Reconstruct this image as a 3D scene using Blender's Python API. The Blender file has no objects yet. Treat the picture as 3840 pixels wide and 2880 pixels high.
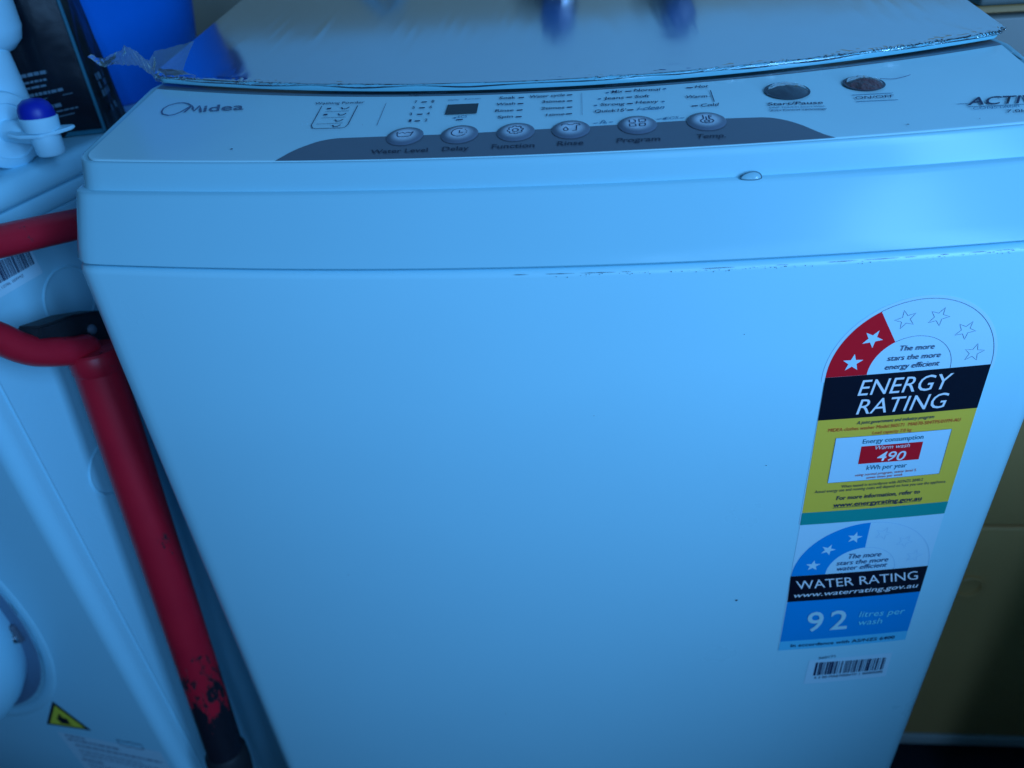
import bpy, bmesh, math, random
from mathutils import Vector, Matrix, noise
random.seed(4)
S = bpy.context.scene
COL = S.collection
PI = math.pi

# ------------------------------------------------------------------ camera
cam = bpy.data.cameras.new('camera')
cam.sensor_width = 36.0
cam.lens = 26.89
cam.clip_start = 0.01
cam.clip_end = 60
cam_o = bpy.data.objects.new('camera', cam)
COL.objects.link(cam_o)
CAM = Vector((0.01592, -0.3698, 0.998))
yaw, pitch, roll = -0.11678, 0.59056, -0.07747
fwd = Vector((math.sin(yaw)*math.cos(pitch), math.cos(yaw)*math.cos(pitch), -math.sin(pitch)))
rgt = Vector((math.cos(yaw), -math.sin(yaw), 0))
upv = rgt.cross(fwd)
r2 = math.cos(roll)*rgt + math.sin(roll)*upv
u2 = -math.sin(roll)*rgt + math.cos(roll)*upv
m = Matrix((r2, u2, -fwd)).transposed().to_4x4()
m.translation = CAM
cam_o.matrix_world = m
cam.dof.use_dof = True
cam.dof.focus_distance = 0.425
cam.dof.aperture_fstop = 6.0
S.camera = cam_o

# ------------------------------------------------------------------ world and light (shade side of a bluish day)
w = bpy.data.worlds.new('World')
S.world = w
w.use_nodes = True
bg = w.node_tree.nodes['Background']
bg.inputs['Color'].default_value = (0.16, 0.46, 1.0, 1)
bg.inputs['Strength'].default_value = 0.07

def area(name, loc, target, sx, sy, watts, col):
    l = bpy.data.lights.new(name, 'AREA')
    l.shape = 'RECTANGLE'; l.size = sx; l.size_y = sy
    l.energy = watts; l.color = col
    o = bpy.data.objects.new(name, l); COL.objects.link(o)
    o.location = loc
    d = Vector(target) - Vector(loc)
    o.rotation_euler = d.to_track_quat('-Z', 'Y').to_euler()
    return o
# the tall glazed door to the right of the camera, in panes with curtain folds between; (azimuth from the front, distance, width, watts)
for az, dist, sx, e in ((44, 1.30, 0.26, 18.5), (32, 1.50, 0.12, 3.8), (22, 1.55, 0.10, 3.0), (12, 1.60, 0.14, 4.2)):
    a = math.radians(az)
    p = Vector((dist*math.sin(a), -dist*math.cos(a), 1.30))
    area('window_light', p, (0.0, 0.0, 0.85), sx, 0.95, e, (0.20, 0.50, 1.0))
S.view_settings.view_transform = 'Standard'
S.view_settings.look = 'None'
S.view_settings.exposure = 0.0
S.view_settings.gamma = 1.0
S.cycles.use_denoising = True
S.cycles.max_bounces = 8
S.cycles.transparent_max_bounces = 16
S.cycles.caustics_reflective = False
S.cycles.caustics_refractive = False

# ------------------------------------------------------------------ materials
def nt(name):
    mt = bpy.data.materials.new(name); mt.use_nodes = True
    t = mt.node_tree
    return mt, t, t.nodes['Principled BSDF']
def mat(name, col, rough=0.4, spec=0.5, metal=0.0, coat=0.0, coat_rough=0.05, var=0.0, vscale=30, bump=0.0, bscale=300, bdist=0.001, rvar=0.0):
    mt, t, b = nt(name)
    b.inputs['Base Color'].default_value = (*col, 1)
    b.inputs['Roughness'].default_value = rough
    b.inputs['Specular IOR Level'].default_value = spec
    b.inputs['Metallic'].default_value = metal
    b.inputs['Coat Weight'].default_value = coat
    b.inputs['Coat Roughness'].default_value = coat_rough
    tc = None
    if var or bump or rvar:
        tc = t.nodes.new('ShaderNodeTexCoord')
    if var:
        n = t.nodes.new('ShaderNodeTexNoise'); n.inputs['Scale'].default_value = vscale; n.inputs['Detail'].default_value = 6
        t.links.new(tc.outputs['Object'], n.inputs['Vector'])
        r = t.nodes.new('ShaderNodeMapRange'); r.inputs[1].default_value = 0.3; r.inputs[2].default_value = 0.7
        r.inputs[3].default_value = 1 - var; r.inputs[4].default_value = 1 + var
        t.links.new(n.outputs['Fac'], r.inputs[0])
        mx = t.nodes.new('ShaderNodeVectorMath'); mx.operation = 'SCALE'
        mx.inputs[0].default_value = col
        t.links.new(r.outputs[0], mx.inputs['Scale'])
        t.links.new(mx.outputs[0], b.inputs['Base Color'])
    if rvar:
        n = t.nodes.new('ShaderNodeTexNoise'); n.inputs['Scale'].default_value = 14; n.inputs['Detail'].default_value = 5
        t.links.new(tc.outputs['Object'], n.inputs['Vector'])
        r = t.nodes.new('ShaderNodeMapRange'); r.inputs[1].default_value = 0.3; r.inputs[2].default_value = 0.7
        r.inputs[3].default_value = rough - rvar; r.inputs[4].default_value = rough + rvar
        t.links.new(n.outputs['Fac'], r.inputs[0]); t.links.new(r.outputs[0], b.inputs['Roughness'])
    if bump:
        n = t.nodes.new('ShaderNodeTexNoise'); n.inputs['Scale'].default_value = bscale; n.inputs['Detail'].default_value = 3
        t.links.new(tc.outputs['Object'], n.inputs['Vector'])
        bp = t.nodes.new('ShaderNodeBump'); bp.inputs['Strength'].default_value = bump; bp.inputs['Distance'].default_value = bdist
        t.links.new(n.outputs['Fac'], bp.inputs['Height']); t.links.new(bp.outputs[0], b.inputs['Normal'])
    return mt

WHITE = (0.42, 0.81, 0.91)
M = {}
M['cabinet'] = mat('white_enamel', WHITE, 0.30, 0.5, var=0.012, vscale=9, rvar=0.03, bump=0.10, bscale=900, bdist=0.0002)
M['cover'] = mat('white_gloss_plastic', (0.35, 0.69, 0.78), 0.20, 0.20, var=0.01, vscale=12, rvar=0.03)
M['panel'] = mat('panel_film', (0.55, 0.90, 0.96), 0.24, 0.5, var=0.015, vscale=20, rvar=0.04)
M['band'] = mat('grey_panel_print', (0.13, 0.16, 0.20), 0.28, 0.5, var=0.04, vscale=25)
M['gap'] = mat('dark_gap', (0.015, 0.02, 0.03), 0.7)
M['lid'] = mat('lid_gloss', (0.22, 0.60, 0.70), 0.13, 0.55, var=0.012, vscale=8)
M['k'] = mat('ink_navy', (0.02, 0.03, 0.09), 0.4, 0.3)
M['d'] = mat('ink_dark_grey', (0.035, 0.04, 0.07), 0.4, 0.3)
M['g'] = mat('ink_silver_grey', (0.12, 0.17, 0.25), 0.35, 0.5)
M['t'] = mat('ink_teal', (0.06, 0.22, 0.36), 0.4, 0.3)
M['w'] = mat('ink_white', (0.85, 0.86, 0.88), 0.35, 0.4)
M['r'] = mat('ink_red', (0.75, 0.07, 0.03), 0.4, 0.3)
M['b'] = mat('ink_teal_blue', (0.02, 0.16, 0.24), 0.4, 0.3)
M['n'] = mat('ink_slate', (0.03, 0.10, 0.22), 0.4, 0.3)
M['c'] = mat('ink_pale_cyan', (0.55, 0.84, 0.88), 0.35, 0.4)
M['c2'] = mat('ink_cyan', (0.22, 0.85, 0.95), 0.35, 0.4)
M['line'] = mat('ink_hairline', (0.10, 0.13, 0.22), 0.4, 0.3)
M['lab_white'] = mat('label_white', (0.56, 0.84, 0.95), 0.28, 0.5)
M['lab_black'] = mat('label_black', (0.006, 0.007, 0.016), 0.28, 0.5)
M['lab_yellow'] = mat('label_yellow', (0.95, 0.60, 0.06), 0.30, 0.4)
M['lab_red'] = mat('label_red', (0.80, 0.010, 0.022), 0.34, 0.25)
M['lab_teal'] = mat('label_teal', (0.01, 0.33, 0.28), 0.30, 0.4)
M['lab_blue'] = mat('label_blue', (0.0, 0.31, 0.74), 0.30, 0.4)
M['lab_cyan'] = mat('label_pale_blue', (0.12, 0.62, 0.88), 0.30, 0.4)
M['faint'] = mat('label_faint_line', (0.38, 0.66, 0.84), 0.3, 0.4)
M['display'] = mat('display_glass', (0.012, 0.014, 0.018), 0.12, 0.5)
M['knob'] = mat('smoked_button', (0.06, 0.085, 0.105), 0.12, 0.6, bump=0.25, bscale=120, bdist=0.002)
M['knobrim'] = mat('button_rim', (0.03, 0.05, 0.08), 0.3)
M['dryer'] = mat('dryer_enamel', (0.36, 0.73, 0.86), 0.32, 0.5, var=0.015, vscale=7)
M['dryer_dark'] = mat('dryer_groove', (0.12, 0.2, 0.3), 0.5)
M['grey'] = mat('dull_grey_plastic', (0.10, 0.13, 0.17), 0.5)
M['black_rubber'] = mat('black_rubber', (0.012, 0.014, 0.018), 0.6, bump=0.3, bscale=200)
M['pouch'] = mat('black_pouch_film', (0.006, 0.008, 0.013), 0.26, 0.3, bump=0.15, bscale=22, bdist=0.01)
M['pouch_side'] = mat('black_pouch_gusset', (0.012, 0.014, 0.014), 0.35, 0.4, bump=0.5, bscale=28, bdist=0.008)
M['teal_trim'] = mat('teal_seam', (0.02, 0.13, 0.18), 0.35)
M['pouch_print'] = mat('pouch_print', (0.10, 0.17, 0.22), 0.4)
M['bucket'] = mat('blue_bucket_plastic', (0.001, 0.15, 0.62), 0.33, 0.4, var=0.05, vscale=9)
M['blue_cap'] = mat('dark_blue_button', (0.006, 0.02, 0.34), 0.42, 0.4)
M['tap_blue'] = mat('tap_handle_blue', (0.02, 0.10, 0.30), 0.4)
M['hose'] = mat('hose_grey', (0.16, 0.28, 0.34), 0.45)
M['jug'] = mat('white_jug_plastic', (0.45, 0.78, 0.90), 0.38, 0.5, var=0.02, vscale=12)
M['wall_low'] = mat('beige_wall_tile', (0.40, 0.34, 0.25), 0.5, 0.4, var=0.06, vscale=6)
M['wall_up'] = mat('white_wall_paint', (0.44, 0.64, 0.70), 0.7, 0.3, var=0.03, vscale=4)
M['floor'] = mat('dark_floor_tile', (0.035, 0.04, 0.06), 0.4, 0.4, var=0.15, vscale=8)
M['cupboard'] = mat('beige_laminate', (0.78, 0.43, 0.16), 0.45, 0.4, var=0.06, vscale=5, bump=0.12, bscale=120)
M['cupboard_sheen'] = mat('beige_laminate_sheen', (0.15, 0.155, 0.14), 0.4, 0.5, var=0.05, vscale=5)  # bluish reflected light near the bench put into the laminate colour
M['edge'] = mat('white_edge_strip', (0.55, 0.58, 0.56), 0.5)
M['chrome'] = mat('tap_chrome', (0.6, 0.62, 0.65), 0.15, 0.5, metal=1.0)
M['glue'] = mat('clear_glue', (0.30, 0.58, 0.66), 0.10, 0.4)
M['grime'] = mat('grime', (0.05, 0.12, 0.16), 0.7)
M['sign_yellow'] = mat('sign_yellow_green', (0.85, 0.75, 0.06), 0.35)

def painted_steel():
    mt, t, b = nt('red_paint_worn_to_black')
    tc = t.nodes.new('ShaderNodeTexCoord')
    sp = t.nodes.new('ShaderNodeSeparateXYZ'); t.links.new(tc.outputs['Object'], sp.inputs[0])
    n = t.nodes.new('ShaderNodeTexNoise'); n.inputs['Scale'].default_value = 60; n.inputs['Detail'].default_value = 8; n.inputs['Roughness'].default_value = 0.72
    mp = t.nodes.new('ShaderNodeMapping'); mp.inputs['Scale'].default_value = (1, 1, 0.45)
    t.links.new(tc.outputs['Object'], mp.inputs[0]); t.links.new(mp.outputs[0], n.inputs['Vector'])
    # wear grows below about 0.47 m
    z = t.nodes.new('ShaderNodeMapRange'); z.inputs[1].default_value = 0.485; z.inputs[2].default_value = 0.362
    z.inputs[3].default_value = -0.150; z.inputs[4].default_value = 0.13
    t.links.new(sp.outputs['Z'], z.inputs[0])
    a = t.nodes.new('ShaderNodeMath'); a.operation = 'ADD'; t.links.new(n.outputs['Fac'], a.inputs[0]); t.links.new(z.outputs[0], a.inputs[1])
    st = t.nodes.new('ShaderNodeMapRange'); st.inputs[1].default_value = 0.480; st.inputs[2].default_value = 0.510
    t.links.new(a.outputs[0], st.inputs[0])
    n2 = t.nodes.new('ShaderNodeTexNoise'); n2.inputs['Scale'].default_value = 22; n2.inputs['Detail'].default_value = 5
    t.links.new(tc.outputs['Object'], n2.inputs['Vector'])
    c1 = t.nodes.new('ShaderNodeMixRGB'); c1.inputs[1].default_value = (0.46, 0.005, 0.022, 1); c1.inputs[2].default_value = (0.66, 0.013, 0.030, 1)
    t.links.new(n2.outputs['Fac'], c1.inputs[0])
    mx = t.nodes.new('ShaderNodeMixRGB'); mx.inputs[2].default_value = (0.010, 0.010, 0.016, 1)
    t.links.new(st.outputs[0], mx.inputs[0]); t.links.new(c1.outputs[0], mx.inputs[1]); t.links.new(mx.outputs[0], b.inputs['Base Color'])
    bp = t.nodes.new('ShaderNodeBump'); bp.inputs['Strength'].default_value = 0.5; bp.inputs['Distance'].default_value = 0.002; bp.invert = True
    t.links.new(st.outputs[0], bp.inputs['Height']); t.links.new(bp.outputs[0], b.inputs['Normal'])
    b.inputs['Roughness'].default_value = 0.42
    return mt
M['red_steel'] = painted_steel()

def film_mat(name, fac, tint, rough, ior=1.5):
    mt = bpy.data.materials.new(name); mt.use_nodes = True
    t = mt.node_tree; t.nodes.clear()
    out = t.nodes.new('ShaderNodeOutputMaterial')
    tr = t.nodes.new('ShaderNodeBsdfTransparent'); tr.inputs[0].default_value = (0.98, 0.99, 1.0, 1)
    gl = t.nodes.new('ShaderNodeBsdfGlossy'); gl.inputs['Roughness'].default_value = rough; gl.inputs['Color'].default_value = (1, 1, 1, 1)
    df = t.nodes.new('ShaderNodeBsdfDiffuse'); df.inputs['Color'].default_value = (*tint, 1)
    tl = t.nodes.new('ShaderNodeBsdfTranslucent'); tl.inputs['Color'].default_value = (*tint, 1)
    m0 = t.nodes.new('ShaderNodeMixShader'); m0.inputs[0].default_value = 0.5
    t.links.new(df.outputs[0], m0.inputs[1]); t.links.new(tl.outputs[0], m0.inputs[2])
    fr = t.nodes.new('ShaderNodeFresnel'); fr.inputs['IOR'].default_value = ior
    m1 = t.nodes.new('ShaderNodeMixShader'); m1.inputs[0].default_value = fac
    m2 = t.nodes.new('ShaderNodeMixShader')
    t.links.new(tr.outputs[0], m1.inputs[1]); t.links.new(m0.outputs[0], m1.inputs[2])
    t.links.new(fr.outputs[0], m2.inputs[0]); t.links.new(m1.outputs[0], m2.inputs[1]); t.links.new(gl.outputs[0], m2.inputs[2])
    t.links.new(m2.outputs[0], out.inputs[0])
    return mt
M['film'] = film_mat('clear_plastic_film', 0.05, (0.5, 0.8, 0.9), 0.11, 1.25)
M['film_edge'] = film_mat('clear_film_fold', 0.05, (0.5, 0.85, 0.95), 0.05, 1.42)
M['film_scrap'] = film_mat('torn_plastic_film', 0.42, (0.46, 0.60, 0.52), 0.32, 1.12)

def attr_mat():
    mt, t, b = nt('button_radial_tone')
    a = t.nodes.new('ShaderNodeAttribute'); a.attribute_name = 'tone'
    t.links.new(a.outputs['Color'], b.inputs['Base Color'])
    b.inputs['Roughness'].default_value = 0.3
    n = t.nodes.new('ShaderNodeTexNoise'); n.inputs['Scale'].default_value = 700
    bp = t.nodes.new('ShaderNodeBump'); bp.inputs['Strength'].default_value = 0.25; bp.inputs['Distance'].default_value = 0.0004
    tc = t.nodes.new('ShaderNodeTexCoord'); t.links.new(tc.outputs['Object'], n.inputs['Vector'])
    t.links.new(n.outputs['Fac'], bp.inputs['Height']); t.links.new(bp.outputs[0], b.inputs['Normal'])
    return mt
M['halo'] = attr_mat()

# ------------------------------------------------------------------ helpers
def link(name, me, mt, parent=None, sharp=35, smooth=True):
    if mt is not None and not me.materials: me.materials.append(mt)
    if smooth:
        for p in me.polygons: p.use_smooth = True
        me.set_sharp_from_angle(angle=math.radians(sharp))
    o = bpy.data.objects.new(name, me)
    COL.objects.link(o)
    if parent is not None:
        o.parent = parent
        if parent.type == 'EMPTY':
            o.matrix_parent_inverse = Matrix.Translation(-parent.location)
    return o
def mesh(name, verts, faces):
    me = bpy.data.meshes.new(name)
    me.from_pydata([tuple(v) for v in verts], [], [tuple(f) for f in faces])
    me.validate(); me.update()
    return me
def add(name, verts, faces, mt, parent=None, sharp=35, smooth=True):
    return link(name, mesh(name, verts, faces), mt, parent, sharp, smooth)
def frombm(name, bm, mt, parent=None, sharp=35, smooth=True):
    bmesh.ops.recalc_face_normals(bm, faces=bm.faces)
    me = bpy.data.meshes.new(name); bm.to_mesh(me); bm.free()
    return link(name, me, mt, parent, sharp, smooth)
def thing(name, label, cat, loc, group=None):
    o = bpy.data.objects.new(name, None); COL.objects.link(o)
    o.location = loc; o.empty_display_size = 0.05
    o['label'] = label; o['category'] = cat
    if group: o['group'] = group
    return o
def tag(o, label, cat, group=None):
    o['label'] = label; o['category'] = cat
    if group: o['group'] = group
    return o
def grid(fn, nu, nv):
    vs = [fn(i/(nu-1), j/(nv-1)) for j in range(nv) for i in range(nu)]
    fs = [(j*nu+i, j*nu+i+1, (j+1)*nu+i+1, (j+1)*nu+i) for j in range(nv-1) for i in range(nu-1)]
    return vs, fs
def loft(loops, cap0=True, cap1=True):
    n = len(loops[0]); vs = [p for l in loops for p in l]; fs = []
    for k in range(len(loops)-1):
        for i in range(n):
            j = (i+1) % n
            fs.append((k*n+i, k*n+j, (k+1)*n+j, (k+1)*n+i))
    if cap0: fs.append(tuple(range(n-1, -1, -1)))
    if cap1: fs.append(tuple((len(loops)-1)*n+i for i in range(n)))
    return vs, fs
def lathe_bm(profile, origin, axis, seg=32, cap=True):
    axis = Vector(axis).normalized(); q = axis.to_track_quat('Z', 'Y'); origin = Vector(origin)
    loops = [[origin + q @ Vector((r*math.cos(2*PI*i/seg), r*math.sin(2*PI*i/seg), h)) for i in range(seg)] for r, h in profile]
    return loft(loops, cap, cap)
def lathe(name, profile, origin, axis, mt, parent=None, seg=32, sharp=35):
    vs, fs = lathe_bm(profile, origin, axis, seg)
    bm = bmesh.new(); me = mesh('t', vs, fs); bm.from_mesh(me); bpy.data.meshes.remove(me)
    return frombm(name, bm, mt, parent, sharp)
def smooth_path(pts, sub=8):
    pts = [Vector(p) for p in pts]; out = []
    for i in range(len(pts)-1):
        p0 = pts[max(i-1, 0)]; p1 = pts[i]; p2 = pts[i+1]; p3 = pts[min(i+2, len(pts)-1)]
        for k in range(sub):
            t = k/sub
            out.append(0.5*((2*p1) + (p2-p0)*t + (2*p0-5*p1+4*p2-p3)*t*t + (-p0+3*p1-3*p2+p3)*t**3))
    out.append(pts[-1]); return out
def tube(name, pts, rad, mt, parent=None, seg=20, sub=8, round_end=True, sharp=40):
    P = smooth_path(pts, sub) if sub > 1 else [Vector(p) for p in pts]
    rads = [rad]*len(P)
    if round_end:
        d = (P[-1]-P[-2]).normalized()
        e = P[-1]
        P += [e + d*rad*s for s in (0.4, 0.75, 0.95)]; rads += [rad*s for s in (0.92, 0.66, 0.3)]
    loops = []; T = (P[1]-P[0]).normalized(); N = T.orthogonal().normalized()
    for i, p in enumerate(P):
        t2 = (P[min(i+1, len(P)-1)] - P[max(i-1, 0)]).normalized()
        N = (N - t2*N.dot(t2)).normalized(); Bn = t2.cross(N)
        loops.append([p + rads[i]*(math.cos(2*PI*k/seg)*N + math.sin(2*PI*k/seg)*Bn) for k in range(seg)])
    vs, fs = loft(loops)
    return add(name, vs, fs, mt, parent, sharp)
def box_bm(bm, lo, hi, bev=0.0, f=None):
    vs = [bm.verts.new((x, y, z)) for x in (lo[0], hi[0]) for y in (lo[1], hi[1]) for z in (lo[2], hi[2])]
    idx = [(0,1,3,2), (4,6,7,5), (0,4,5,1), (2,3,7,6), (0,2,6,4), (1,5,7,3)]
    fc = [bm.faces.new([vs[i] for i in q]) for q in idx]
    if bev:
        es = list({e for q in fc for e in q.edges})
        r = bmesh.ops.bevel(bm, geom=es, offset=bev, segments=3, affect='EDGES', profile=0.5)
    return bm
def box(name, lo, hi, mt, parent=None, bev=0.002, f=None):
    bm = bmesh.new(); box_bm(bm, lo, hi, bev)
    if f:
        for v in bm.verts: v.co = f(*v.co)
    return frombm(name, bm, mt, parent, 30)

# ------------------------------------------------------------------ the washer's surfaces
HW, BOW, ZS = 0.27, 0.02045, 0.83065
HP, YP, BP, ZP = 0.2657, 0.0305, 0.02465, 0.88
YB, BB, ZB = 0.1338, 0.0500, 0.89484
YBACK = 0.555
def yfront(x, hw, y0, b, r):
    s = min(1.0, abs(x)/hw); y = y0 - b*(1-s*s)
    d = abs(x) - (hw - r)
    if d > 0: y += r - math.sqrt(max(r*r - d*d, 0.0))
    return y
def panel_z(x, y):
    s = x/HP; q = 1 - s*s
    f = YP - BP*q; b = YB - BB*q
    return ZP + (ZB - 0.0031*q - ZP)*(y-f)/(b-f)
def on_panel(x, y, off=0.0004): return Vector((x, y - off*0.14, panel_z(x, y) + off))
def on_body(x, z, off=0.0003): return Vector((x, -BOW*(1-(x/HW)**2) - off, z))
def outline(hw, y0, b, r, inset=0.0, n=61, yback=YBACK, rb=0.012):
    h = hw - inset; pts = []
    for i in range(n):
        k = -1 + 2*i/(n-1); x = h*math.sin(PI/2*k)
        pts.append((x, yfront(x, h, y0, b, r)))
    y1 = y0 + r
    ys = [0.09, 0.11, YB, 0.16, 0.2, 0.3, 0.42]
    for y in ys: pts.append((h, y))
    for k in range(5):
        a = PI/2*k/4; pts.append((h - rb + rb*math.cos(a), yback - rb + rb*math.sin(a)))
    for k in range(5):
        a = PI/2 + PI/2*k/4; pts.append((-h + rb + rb*math.cos(a), yback - rb + rb*math.sin(a)))
    for y in reversed(ys): pts.append((-h, y))
    return pts
PANEL_TEXT = [
    ('Midea', (-0.2239, 0.08591), (-0.18429, 0.08296), (-0.22515, 0.09542), 'g', 'bi'),
    ('Washing Powder', (-0.1408, 0.08421), (-0.11035, 0.0814), (-0.14115, 0.08758), 'k', ''),
    ('7', (-0.07988, 0.07722), (-0.07844, 0.07722), (-0.08018, 0.08069), 'k', 'b'),
    ('8', (-0.07003, 0.07666), (-0.06843, 0.07664), (-0.07027, 0.08011), 'k', 'b'),
    ('5', (-0.07997, 0.06951), (-0.07856, 0.06952), (-0.08027, 0.07289), 'k', 'b'),
    ('6', (-0.07017, 0.06898), (-0.06859, 0.06896), (-0.07041, 0.07234), 'k', 'b'),
    ('3', (-0.08012, 0.06088), (-0.07873, 0.06088), (-0.08042, 0.06416), 'k', 'b'),
    ('4', (-0.0703, 0.06036), (-0.06874, 0.06035), (-0.07053, 0.06362), 'k', 'b'),
    ('1', (-0.07908, 0.05216), (-0.07771, 0.05217), (-0.07936, 0.05533), 'k', 'b'),
    ('2', (-0.07023, 0.05178), (-0.0687, 0.05178), (-0.07046, 0.05495), 'k', 'b'),
    ('Light/Flash', (-0.08502, 0.08901), (-0.06265, 0.0885), (-0.08518, 0.09222), 'd', ''),
    ('Light/Flash', (0.02921, 0.08705), (0.05196, 0.08786), (0.02965, 0.09037), 'd', ''),
    ('Delay', (-0.06034, 0.07756), (-0.05403, 0.0778), (-0.06031, 0.07952), 't', ''),
    ('Remain', (-0.05096, 0.07783), (-0.04204, 0.07774), (-0.05091, 0.07978), 't', ''),
    ('ECS', (-0.05212, 0.05379), (-0.04712, 0.05399), (-0.05219, 0.05661), 't', 's'),
    ('Soak', (-0.03116, 0.07612), (-0.0218, 0.07581), (-0.03097, 0.07958), 'k', 'b'),
    ('Wash', (-0.03226, 0.06754), (-0.02157, 0.0677), (-0.03208, 0.07089), 'k', 'b'),
    ('Rinse', (-0.0321, 0.05905), (-0.02189, 0.05886), (-0.03193, 0.0623), 'k', 'b'),
    ('Spin', (-0.03016, 0.0508), (-0.02182, 0.05084), (-0.02997, 0.05396), 'k', 'b'),
    ('Water cycle', (-0.01408, 0.07551), (0.00589, 0.07592), (-0.0138, 0.07916), 'k', 'b'),
    ('3times', (-0.00684, 0.06784), (0.00599, 0.06783), (-0.00652, 0.07118), 'k', 'b'),
    ('2times', (-0.00688, 0.05917), (0.00592, 0.05917), (-0.00656, 0.06241), 'k', 'b'),
    ('1time', (-0.00396, 0.05044), (0.00603, 0.05074), (-0.00363, 0.05357), 'k', 'b'),
    ('Mix', (0.03188, 0.07684), (0.03796, 0.07726), (0.03243, 0.08048), 'k', 'b'),
    ('Normal', (0.04421, 0.07766), (0.05851, 0.07767), (0.04484, 0.0813), 'k', 'b'),
    ('Jeans', (0.02733, 0.0686), (0.03827, 0.06869), (0.02785, 0.07214), 'k', 'b'),
    ('Soft', (0.04426, 0.06911), (0.05209, 0.06936), (0.04488, 0.07265), 'k', 'b'),
    ('Strong', (0.02535, 0.06053), (0.03824, 0.06041), (0.02585, 0.06397), 'k', 'b'),
    ('Heavy', (0.04434, 0.06142), (0.05633, 0.06166), (0.04496, 0.06486), 'k', 'b'),
    ("Quick15'", (0.02192, 0.05224), (0.03854, 0.05214), (0.0224, 0.05578), 'k', 'b'),
    ('Hot', (0.07783, 0.07918), (0.08496, 0.07957), (0.07867, 0.08283), 'k', 'b'),
    ('Warm', (0.07118, 0.06599), (0.08271, 0.06615), (0.07196, 0.06948), 'k', 'b'),
    ('Cold', (0.07792, 0.05436), (0.08718, 0.05473), (0.07875, 0.0579), 'k', 'b'),
    ('i-clean', (0.04436, 0.05276), (0.05841, 0.05338), (0.04545, 0.05745), 't', 'bi'),
    ('ECS', (0.05812, 0.04003), (0.06498, 0.04055), (0.05869, 0.04302), 't', 's'),
    ('Water Level', (-0.09328, 0.01612), (-0.06318, 0.01498), (-0.09354, 0.02038), 'd', 'b'),
    ('Delay', (-0.05579, 0.01492), (-0.04206, 0.01473), (-0.0559, 0.01948), 'd', 'b'),
    ('Function', (-0.03038, 0.01496), (-0.0086, 0.01459), (-0.0303, 0.01966), 'd', 'b'),
    ('Rinse', (0.00272, 0.01509), (0.01587, 0.01528), (0.0031, 0.01976), 'd', 'b'),
    ('Program', (0.0323, 0.0159), (0.05385, 0.01633), (0.03294, 0.02056), 'd', 'b'),
    ('Temp.', (0.07137, 0.01717), (0.08599, 0.01742), (0.07233, 0.02164), 'd', 'b'),
    ('Start/Pause', (0.11217, 0.05281), (0.14034, 0.05278), (0.11311, 0.05641), 'k', 'b'),
    ('ONE TOUCH Smart Wash', (0.11229, 0.04898), (0.14058, 0.04877), (0.11279, 0.05093), 't', ''),
    ('Auto Control Technology', (0.11223, 0.0454), (0.14044, 0.04537), (0.11273, 0.04733), 'k', ''),
    ('ON/OFF', (0.15778, 0.05709), (0.17754, 0.05822), (0.15864, 0.06072), 'k', ''),
    ('ACTIVE', (0.20998, 0.04624), (0.2482, 0.04787), (0.21503, 0.0558), 'k', 'b'),
    ('CONSTANT', (0.21057, 0.04076), (0.23442, 0.04268), (0.21157, 0.04373), 't', ''),
    ('7.0kg', (0.22484, 0.03633), (0.23679, 0.03697), (0.22608, 0.03978), 'k', ''),
]
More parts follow.
